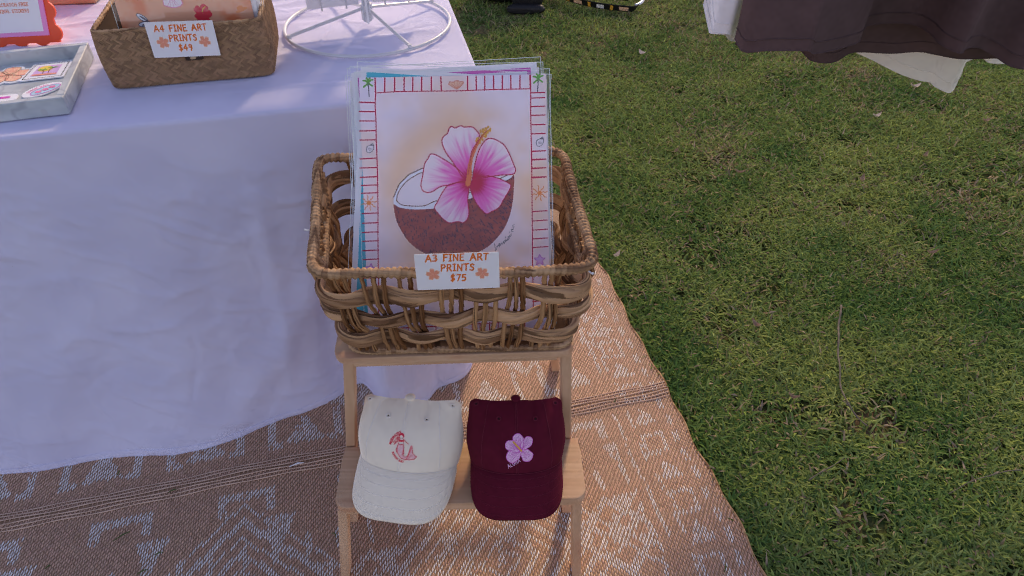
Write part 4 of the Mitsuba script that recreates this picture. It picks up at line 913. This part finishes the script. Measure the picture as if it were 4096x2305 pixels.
# ---------------------------------------------------------------- caps
def build_cap(key, cx, cy, scale, yaw, cloth_m, thread_m, skew=0.0):
    """returns S(x, y): metres on the front panels -> world"""
    pos = rot2(yaw, (cx, cy, .257))
    t_k = np.array([0, .12, .3, .5, .7, .92, 1]); w_k = np.array([.0815, .0850, .0880, .0865, .0830, .0805, .0700]) * scale
    wf = PchipInterpolator(t_k, w_k)
    def shell(x, t, h=0.0):
        x, t = np.asarray(x, float), np.asarray(t, float)
        c = 1 - np.sqrt(np.clip(1 - x * x, 0, 1))
        bulge = .017 * np.sin(np.pi * np.clip(t, 0, 1) ** .85) + h
        k = (1 - .80 * t ** 2)
        wr = .0058 * (meshkit.fbm(np.stack([x * 2.6 + cx * 31, t * 2.4, x * 0], -1), 3, seed=int(scale * 100)) - .5) * (.3 + t)
        fold = -.0035 * np.exp(-((x - .28 - .1 * t) / .07) ** 2) * smooth01((t - .55) / .3) - .0025 * np.exp(-((x + .55) / .10) ** 2) * smooth01((t - .6) / .3)
        y = .012 + .104 * t + .062 * c * k - (bulge + wr + fold) * .56
        z = .055 + .071 * t - .040 * c * k + (bulge + wr + fold) * .83 - .0015 * np.exp(-((np.abs(x) - .5) / .25) ** 2) * t ** 6 + skew * x * t
        return pos(np.stack([x * wf(t), y, z], -1))
    ph = np.linspace(-np.pi / 2, np.pi / 2, 81); tv = np.linspace(0, 1, 56)
    X, Tt = np.meshgrid(np.sin(ph), tv, indexing='ij'); front = shell(X, Tt)
    top_e = shell(np.sin(ph), ph * 0 + 1.0); bot_e = shell(np.sin(ph), ph * 0)
    inv = rot2(-yaw); 
    s = np.linspace(0, 1, 20)[None, :, None]; cph = np.cos(ph)[:, None, None]
    # back panels: from the top edge over and down to the back of the opening
    bk = np.stack([np.sin(ph) * .074 * scale, .118 + .050 * np.cos(ph) ** .5 * .6, np.full(len(ph), .006)], 1); bk = pos(bk)
    arcs = top_e[:, None] * (1 - s) + bk[:, None] * s
    off = pos(np.array([[0, .030, -.012]]))[0] - pos(np.array([[0, 0, 0.0]]))[0]
    arcs = arcs + np.sin(s * np.pi) * cph * off
    sides = []
    put(key + '__crown', cat_meshes([grid(front), grid(arcs)]), cloth_m, True)
    # visor
    aa = np.linspace(-1, 1, 61); bb_ = np.linspace(0, 1, 30)
    seam = shell(np.sin(aa * 1.42), aa * 0 + .012, .0008)
    th = aa * np.pi / 2
    ex = np.sign(np.sin(th)) * np.abs(np.sin(th)) ** .62; ey = np.abs(np.cos(th)) ** .62
    ou = pos(np.stack([ex * .0815 * scale, .058 - .104 * ey * scale, .026 - .012 * np.abs(ex) ** 2 + .000 * ey - .012 * ey], 1))
    def vis(b, h=0):
        b = np.asarray(b)[..., None]; P = seam * (1 - b) + ou * b
        P[..., 2] += (.0075 * np.sin(np.pi * b[..., 0] ** .8)) * (1 - .5 * aa ** 2) + h
        return P
    up_ = np.stack([vis(b) for b in bb_], 1); lo_ = np.stack([vis(b, -.0035) for b in bb_[::-1]], 1)
    put(key + '__visor', grid(np.concatenate([up_, lo_], 1)), cloth_m, True)
    for b in (.16, .36, .56, .76, .93): put(key + '__visor_stitching', tube(vis(b, .0001)[3:-3], .00030, 5), thread_m, True)
    put(key + '__visor_seam', tube(vis(.004, .0006)[1:-1], .0007, 6), thread_m, True)
    for x0 in (-.018, .018): put(key + '__centre_seam', tube(shell(x0 + 0 * tv[:-2], tv[1:-1], .0002), .0006, 5), thread_m, True)
    for sgn in (-1, 1): put(key + '__side_seam', tube(shell(sgn * (.60 + .12 * (1 - tv[2:-1])) , tv[2:-1], .0003), .0008, 5), thread_m, True)
    for x0, t0 in ((-.36, .74), (.40, .73), (-.86, .93), (.86, .92)):
        q = np.linspace(0, 2 * np.pi, 21); R = .0036
        put(key + '__eyelet', tube(shell(x0 + R / wf(t0) * np.cos(q), t0 + R / .126 * np.sin(q), .0006), .0011, 6), thread_m, True)
        q = q[:-1]; c = shell(np.array([x0]), np.array([t0]), .0006); ringp = shell(x0 + .33 * R / wf(t0) * np.cos(q), t0 + .33 * R / .126 * np.sin(q), .0006)
        n = len(q); put(key + '__eyelet_hole', (np.vstack([ringp, c]), np.array([[i, (i + 1) % n, n] for i in range(n)])), 'eyelet_dark')
    b = trimesh.creation.icosphere(subdivisions=3, radius=1.0); bp = np.array(b.vertices) * [.0085 * scale, .0080, .0030]
    put(key + '__button', (bp + shell(np.array([0.]), np.array([1.0]), .001)[0] + [0, .003, .0010], np.array(b.faces)), cloth_m, True)
    return lambda v, h=.0007: shell(v[:, 0] / wf(np.clip(v[:, 1] / .126, 0, 1)), v[:, 1] / .126, h)
def smooth01(x): x = np.clip(x, 0, 1); return x * x * (3 - 2 * x)
def sew(key, name, S, g, m, h=.0007, sub=.0035):
    ms = []
    for v, f in tri2d(g):
        v3, f = trimesh.remesh.subdivide_to_size(np.c_[v, v[:, 0] * 0], f, sub); ms.append((S(v3[:, :2], h), f, v3[:, :2]))
    if ms:
        v, f, uv = cat_meshes(ms); put(f'{key}__{name}', (v, f), m, False, uv=uv)
cream = thing('baseball_cap', 'cream baseball cap embroidered with a red mermaid on the lower step', 'cap')
Sc = build_cap(cream, -.194, .630, 1.08, -.15, 'cap_cream', 'thread_cream', .006)
px = lambda *q: [((x - 517) / 335 * .0885, (827 - y) / 452 * .126) for x, y in q]
tail = Polygon(px((501, 652), (514, 657), (534, 653), (540, 672), (537, 694), (536, 710), (546, 724), (562, 728), (572, 712), (577, 690), (583, 662), (590, 658), (594, 682), (600, 702), (612, 714), (626, 721), (612, 735), (588, 740), (562, 741), (535, 738), (514, 724), (500, 700), (495, 676))).buffer(0)
sew(cream, 'mermaid_tail', Sc, tail, 'thread_pink')
sew(cream, 'mermaid_outline', Sc, unary_union([tail.exterior.buffer(.0005), stroke(px((562, 741), (580, 700), (588, 668)), .0007), stroke(px((570, 736), (592, 712)), .0007), stroke(px((497, 676), (490, 690), (497, 703)), .0012), stroke(px((540, 690), (545, 700), (538, 712)), .0011)]), 'ink_red', .0010)
sew(cream, 'mermaid_outline', Sc, unary_union([Point(px((513, 604))[0]).buffer(.0048).difference(Point(px((513, 610))[0]).buffer(.0030)), stroke(px((506, 624), (500, 652)), .0006), stroke(px((530, 624), (535, 650)), .0006), stroke(px((505, 622), (492, 640), (472, 662)), .0009), stroke(px((530, 622), (548, 638), (567, 650)), .0009), stroke(px((506, 634), (530, 634)), .0028)]), 'ink_red', .0010)
k335 = .0885 / 335; kx = lambda x: (x - 517) * k335; ky = lambda y: (827 - y) / 452 * .126
sew(cream, 'lettering', Sc, unary_union([arc_text('MERMAIDS', 16 * k335, kx(548), ky(668), 100 * k335, 146, weight=.24), arc_text('CLUB', 15 * k335, kx(548), ky(668), 76 * k335, 150, weight=.24), arc_text('BYRON BAY', 13 * k335, kx(556), ky(664), 97 * k335, 236, inward=True, weight=.24)]), 'ink_red', .0009)
maroon = thing('baseball_cap', 'maroon baseball cap embroidered with a lilac hibiscus on the lower step', 'cap')
Sm = build_cap(maroon, .0085, .626, 1.0, .02, 'cap_maroon', 'thread_maroon')
pm = lambda *q: [((x - 1152) / 300 * .083, (828 - y) / 452 * .126) for x, y in q]
km = .083 / 300; cxy = pm((1176, 682))[0]; fl = []; vein = []
for a, L, wd in ((103, 100, .40), (48, 96, .38), (-42, 84, .50), (215, 98, .46), (155, 98, .42)):
    a = math.radians(a); d = np.array([math.cos(a), math.sin(a)]); e = np.array([-d[1], d[0]]); L *= km
    fl.append(Polygon([np.array(cxy) + d * L * (.5 - .53 * math.cos(t)) + e * L * wd * math.sin(t) * (.55 + .45 * (.5 - .5 * math.cos(t)) + .06 * math.sin(6 * t)) for t in np.linspace(0, 2 * np.pi, 40)[:-1]]).buffer(0))
    for sg_ in (-.4, 0, .4): vein.append(stroke([np.array(cxy), np.array(cxy) + d * L * .4 + e * L * wd * .45 * sg_, np.array(cxy) + d * L * .72 + e * L * wd * .8 * sg_], .00055))
sew(maroon, 'flower_embroidery', Sm, unary_union(fl), 'thread_lilac', .0008)
sew(maroon, 'flower_outline', Sm, unary_union([p.exterior.buffer(.0004) for p in fl] + vein), 'ink_magenta', .0011)
sew(maroon, 'flower_stamen', Sm, stroke(pm((1180, 686), (1158, 660), (1132, 632)), .0026), 'ink_gold', .0014)
al = affinity.rotate(lettering('ALOHA', 21 * km, .17, seed=5), 28, origin=(0, 0)); sew(maroon, 'lettering', Sm, affinity.translate(al, *pm((1137, 768))[0]), 'thread_lilac', .0009)

# ---------------------------------------------------------------- shirts on the rail
def garment(label, m, front, back, top, name='t_shirt', hem=.022, amp=1.0):
    k = thing(name, label, 'shirt'); ztop = 1.46
    xs = [p[0] for p in front]; xl, xr, yc = min(xs), max(xs), top
    for nm, pts, side in (('front_panel', front, -1), ('back_panel', back, 1)):
        P = spline(pts, .006); P[:, 1] = P[:, 1].mean() + (P[:, 1] - P[:, 1].mean()) * (1.3 if side < 0 else 1); n = len(P); s = np.linspace(0, 1, n)
        Tp = np.stack([xl + (xr - xl) * s, yc + side * .035 * np.sin(s * np.pi) + .0 * s, np.full(n, ztop) - .02 * np.abs(s - .5)], 1)
        tv = np.linspace(0, 1, 60); rows = []
        for t in tv:
            e = t ** 1.25; Q = P * (1 - t) + Tp * t
            Q[:, :2] = P[:, :2] * (1 - e) + Tp[:, :2] * e; rows.append(Q)
        G = np.stack(rows, 1); put(f'{k}__{nm}', grid(G), m, True)
        tg = np.gradient(P[:, :2], axis=0); nn = np.stack([tg[:, 1], -tg[:, 0]], 1); nn /= np.linalg.norm(nn, axis=1, keepdims=True) + 1e-9
        up1 = (G[:, 3] - G[:, 0]); up1 /= np.linalg.norm(up1, axis=1, keepdims=True)
        st = G[:, 0] + up1 * hem; st[:, :2] += nn * .0012
        put(f'{k}__hem_stitching', tube(st, .0008, 5), m, True); put(f'{k}__hem_edge', tube(G[:, 0], .0013, 6), m, True)
    return k
fr = [(0.449, 1.330, 0.812), (0.457, 1.300, 0.767), (0.485, 1.270, 0.785), (0.526, 1.250, 0.796), (0.548, 1.235, 0.803), (0.559, 1.240, 0.795), (0.599, 1.260, 0.789), (0.638, 1.280, 0.786), (0.685, 1.310, 0.782), (0.717, 1.360, 0.784), (0.775, 1.380, 0.783), (0.825, 1.370, 0.785), (0.834, 1.330, 0.787), (0.826, 1.285, 0.789), (0.841, 1.250, 0.790), (0.867, 1.270, 0.789), (0.917, 1.300, 0.774), (0.943, 1.290, 0.765), (0.960, 1.260, 0.759), (0.990, 1.240, 0.764), (1.078, 1.270, 0.754), (1.186, 1.330, 0.741)]
fr[0] = (.449, 1.335, .775)
bk_ = [(.452, 1.345, .765), (0.490, 1.380, 0.737), (0.538, 1.410, 0.728), (0.611, 1.420, 0.722), (0.631, 1.410, 0.712), (0.642, 1.400, 0.706), (0.669, 1.400, 0.701), (0.699, 1.410, 0.700), (0.733, 1.430, 0.709), (0.766, 1.440, 0.708), (0.830, 1.440, 0.705), (0.881, 1.430, 0.713), (0.913, 1.420, 0.711), (0.963, 1.420, 0.702), (0.998, 1.420, 0.701), (1.049, 1.430, 0.698), (1.116, 1.430, 0.698), (1.176, 1.400, 0.719), (1.190, 1.340, 0.741)]
garment('dark brown t-shirt hanging at the front of the rail over the grass', 'shirt_brown', fr, bk_, 1.34)
cr = [(0.620, 1.530, 0.755), (0.680, 1.520, 0.732), (0.734, 1.520, 0.701), (0.799, 1.530, 0.669), (0.842, 1.520, 0.654), (0.896, 1.500, 0.635), (0.942, 1.490, 0.624), (0.963, 1.485, 0.623), (0.973, 1.480, 0.616), (0.998, 1.475, 0.606), (1.013, 1.475, 0.604), (1.031, 1.490, 0.615), (1.061, 1.530, 0.639), (1.123, 1.560, 0.640), (1.146, 1.550, 0.631), (1.249, 1.560, 0.624)]
garment('cream t-shirt whose twisted hem shows below the dark brown shirt', 'shirt_cream', cr, [(x, y + .08 + .02 * math.sin(x * 25), z + .03 + .03 * math.sin(x * 9)) for x, y, z in cr], 1.55)
wh = [(.471, 1.64, .75), (0.472, 1.600, 0.705), (0.474, 1.585, 0.700), (0.487, 1.570, 0.704), (0.502, 1.560, 0.706), (0.523, 1.580, 0.685), (0.546, 1.590, 0.676), (0.566, 1.600, 0.656), (0.649, 1.620, 0.655), (0.744, 1.630, 0.671), (.90, 1.62, .70), (1.08, 1.61, .71)]
garment('white t-shirt at the back of the rail, its edge showing left of the brown shirt', 'shirt_white', wh, [(x + .012 * (k > 0), y + .06, z - .03) for k, (x, y, z) in enumerate(wh)], 1.63)
rail = thing('clothes_rail', 'steel clothes rail carrying the t-shirts', 'clothes rail')
put(rail + '__bar', tube(np.array([[.8, 1.2, 1.53], [.8, 1.8, 1.53], [.86, 1.95, 1.53], [2.3, 1.95, 1.53]]), .014, 12)[:2], 'steel', 40)
put(rail + '__upright', tube(np.array([[2.3, 1.95, .0], [2.3, 1.95, 1.545]]), .016, 12)[:2], 'steel', 40)
for y in (1.34, 1.55, 1.63):
    put(rail + '__hanger', tube(np.array([[.50, y, 1.43], [.80, y, 1.485], [.80, y, 1.52], [.80, y, 1.485], [1.12, y, 1.43]]), .005, 6)[:2], 'steel', True)

# ---------------------------------------------------------------- small things on the grass and the rug
bag = thing('black_bag', 'black nylon bag with printed webbing lying on the grass at the far edge', 'bag')
def lump(c, r, seed, e=.75):
    m = trimesh.creation.icosphere(subdivisions=4); v = np.array(m.vertices); v = np.sign(v) * np.abs(v) ** e
    v *= 1 + .12 * (meshkit.fbm(v * 2.2 + seed, 3)[:, None] - .5); return v * np.array(r) + np.array(c), np.array(m.faces)
put(bag + '__body', lump((-.05, 3.88, .15), (.19, .14, .16), 1), 'black_nylon', True)
put(bag + '__side_pocket', lump((.085, 3.72, .075), (.085, .075, .085), 5), 'black_nylon', True)
put(bag + '__base_flap', lump((.075, 3.64, .022), (.10, .032, .026), 9), 'black_nylon', True)
put(bag + '__badge', lump((.075, 3.645, .085), (.010, .006, .010), 2, 1), 'ink_gold', True)
put(bag + '__buckle', lump((.018, 3.69, .085), (.018, .010, .035), 3), 'ink_flesh', True)
for x in (.025, .055, .085, .115): put(bag + '__printed_patch', lump((x, 3.622 - .02 * (x - .05), .028), (.011, .006, .007), 4, 1), 'ink_gold' if int(x * 1000) % 60 == 25 else 'ink_white', True)
def webbing(key, path, wd, tilt):
    P = spline(path, .008); t = np.gradient(P, axis=0); t /= np.linalg.norm(t, axis=1, keepdims=True)
    s = np.cross(t, [0, 0, 1.0]); s /= np.linalg.norm(s, axis=1, keepdims=True); w = s * math.cos(tilt) + np.array([0, 0, 1.0]) * math.sin(tilt); n = np.cross(w, t)
    put(key + '__webbing', grid(np.stack([P - w * wd - n * .0015, P + w * wd - n * .0015, P + w * wd + n * .0015, P - w * wd + n * .0015], 0), True), 'black_nylon')
    n = n * np.sign(-n[:, 1:2] + n[:, 2:3] * .5 + 1e-6)
    k = 4; j = 0
    while k < len(P) - 9:
        L = (3, 6, 3, 7)[j % 4]; seg = slice(k, k + L); q = .62 if j % 4 in (1, 3) else .8
        put(key + '__printed_patch', grid(np.stack([P[seg] - w[seg] * wd * q + n[seg] * .0028, P[seg] + w[seg] * wd * q + n[seg] * .0028], 0)), ('ink_gold', 'ink_white', 'ink_gold', 'ink_peach')[j % 4]); k += L + 3; j += 1
webbing(bag, [(.20, 3.86, .05), (.28, 3.755, .045), (.37, 3.69, .040), (.47, 3.655, .032), (.56, 3.635, .028), (.635, 3.63, .024), (.665, 3.66, .024)], .022, 1.0)
webbing(bag, [(.23, 3.95, .06), (.34, 3.83, .05), (.46, 3.765, .05), (.58, 3.735, .045), (.63, 3.735, .04)], .018, .9)
put(bag + '__metal_tip', tube(spline([(.655, 3.66, .03), (.69, 3.69, .035), (.715, 3.74, .05), (.725, 3.76, .06)], .006), .010, 8), 'steel', True)
def leaf(x, y, L, w, az, m, lab, grp=None, z=.022):
    s = np.linspace(0, 1, 14); q = np.linspace(-1, 1, 5); wd = w * np.sin(np.pi * s ** .8) ** .8
    V = np.stack(np.broadcast_arrays((s[:, None] - .5) * L, q[None] * wd[:, None], .006 * np.abs(q[None]) ** 2 + .012 * (s[:, None] - .5) ** 2 * 4 - .15 * q[None] * wd[:, None]), -1)
    v, f = grid(rot2(az, (x, y, z))(V)); put('fallen_leaf', (v, f), m, True, label=lab, cat='leaf', group=grp)
lv = [(.604, 3.06, .05, .014, 2.2, 'pale_leaf', 'pale dry leaf on the grass left of the far white shirt hem'), (1.718, 2.713, .055, .016, .2, 'pale_leaf', 'pale leaf on the grass just below the hanging cream hem'), (1.447, 2.449, .045, .013, .3, 'pale_leaf', 'small pale round leaf on the grass below the brown shirt'),
      (1.214, 1.991, .052, .009, 1.1, 'dry_leaf', 'long tan leaf lying on the grass right of the print stack'), (1.503, 2.149, .045, .009, .8, 'dry_leaf', 'tan leaf on the grass in line with the bottom of the cream hem'), (.802, 2.039, .045, .008, -.1, 'dry_leaf', 'flat tan leaf on the grass right of the sleeved print stack'), (.908, 2.304, .03, .008, .3, 'dry_leaf', 'small tan leaf on the grass below the left of the brown shirt'), (1.859, 2.408, .04, .012, .2, 'dry_leaf', 'tan leaf on the grass near the right edge below the brown shirt'),
      (.315, 1.577, .036, .009, .8, 'pale_leaf', 'tan leaf on the grass touching the far corner of the rug by the basket'), (.654, 1.283, .038, .008, 2.1, 'dry_leaf', 'tan leaf on the grass between the rug edge and the long twig'), (.995, 1.819, .03, .005, .5, 'dry_leaf', 'narrow tan leaf on the grass beyond the far end of the long twig'), (.551, 1.649, .03, .004, 1.8, 'dry_leaf', 'thin tan leaf on the grass right of the basket rim'), (1.268, 1.588, .045, .008, .1, 'dry_leaf', 'dull tan leaf on the grass to the right beyond the long twig'), (.603, 2.181, .03, .006, .9, 'dry_leaf', 'little tan leaf on the grass beside the upper right of the print stack'), (.677, 1.036, .03, .005, 2.6, 'dry_leaf', 'little tan leaf on the grass left of the near end of the long twig')]
for x, y, L, w, az, m, lab in lv: leaf(x, y, L * .85, w * .85, az, m, lab or 'small dry tan leaf scattered in the lawn', None if lab else 'dry leaves scattered in the lawn')
def twig(pts, r, lab):
    P = spline([(x, y, z + .014) for x, y, z in pts], .006); P[:, 2] += .004 * np.sin(np.arange(len(P)) * .35)
    put('twig', tube(P, r * np.linspace(1, .55, len(P)), 6, rfun=lambda s, t: 1 + .25 * np.sin(s * 210)), 'twig_bark', True, label=lab, cat='twig')
twig([(.908, 1.354, .014), (.862, 1.247, .014), (.822, 1.130, .014), (.800, 1.046, .014), (.803, .998, .014), (.822, .95, .014)], .0029, 'long bent grey twig lying on the grass')
twig([(.641, .808, .012), (.679, .829, .014), (.737, .863, .014)], .0014, 'short pale twig on the grass in front of the long bent twig')
twig([(1.111, .831, .014), (1.025, .816, .014), (.929, .777, .012)], .0012, 'thin straight twig on the grass at the right edge')
def clipping(a, b, r=.0016, m='cut_grass', nm='grass_clipping', lab=None, grp='grass clippings on the rug', cat='grass blade'):
    z = .0155; mid = ((a[0] + b[0]) / 2 + .002, (a[1] + b[1]) / 2 + .002)
    put(nm, tube(np.array([(*a, z), (*mid, z + .003), (*b, z + .001)]), [r * .5, r, r * .3], 5), m, True, label=lab, cat=cat, group=grp)
CL = ['long dark grass blade lying on the rug at lower left, the longest of the clippings', 'dark grass blade on the rug chevron to the right of the longest clipping', 'grass blade on the rug at the bottom edge left of the stool', 'tiny curled grass bit on the rug at lower left', 'short grass blade on the rug just in front of the tablecloth hem', 'short grass blade on the rug just left of the stool front leg', 'thin dark grass blade lying along the rug seam at left', 'green grass blade standing on the rug at the lower right edge', 'tiny green grass bit on the rug seam right of the stool']
for a, b in (((-.783, .698), (-.809, .675)), ((-.714, .647), (-.696, .652)), ((-.733, .608), (-.714, .617)), ((-.917, .619), (-.909, .626)), ((-.866, .829), (-.868, .842)), ((-.37, .693), (-.359, .686)), ((-.739, .787), (-.721, .792)), ((.414, .61), (.42, .627)), ((.245, 1.027), (.251, 1.037))):
    clipping(a, b, lab=CL.pop(0))
clipping((-.494, .85), (-.463, .86), .0022, 'clear_plastic', 'plastic_scrap', 'small white plastic scrap lying on the rug seam', None, 'scrap')

# ---------------------------------------------------------------- pieces that belong to a part become its sub-parts
import re
def owner(key):
    m = re.match(r'^((?:art_print|price_card|baseball_cap|sticker|scalloped_sign|t_shirt|greeting_card)(?:_\d{3})?)__([a-z_]+?)(_\d{3})?$', key)
    if not m: return key
    root, nm, no = m.group(1), m.group(2), m.group(3) or ''
    kind = re.sub(r'_\d{3}$', '', root)
    if kind == 'art_print' and (nm.endswith('_drawing') or nm in ('signature', 'printed_art', 'petal_outline')): return f'{root}__sheet__{nm}{no}'
    if kind == 'art_print' and nm == 'sleeve_seam': return f'{root}__sleeve__seam{no}'
    if kind == 'price_card' and nm != 'card': return f'{root}__card__{nm}{no}'
    if kind == 'greeting_card' and nm in ('lettering', 'blue_edge'): return f'{root}__sheet__{nm}{no}'
    if kind == 'sticker' and nm != 'backing': return f'{root}__backing__{nm}{no}'
    if kind == 'scalloped_sign' and nm == 'lettering': return f'{root}__sign_card__{nm}{no}'
    if kind == 'baseball_cap' and nm not in ('crown', 'visor'): return f'{root}__visor__{nm[6:]}{no}' if nm.startswith('visor_') else f'{root}__crown__{nm}{no}'
    if kind == 't_shirt' and nm in ('hem_stitching', 'hem_edge'): return f"{root}__{'back' if no else 'front'}_panel__{nm}"
    return key
scene = {owner(k): v for k, v in scene.items()}
labels = {owner(k): v for k, v in labels.items()}
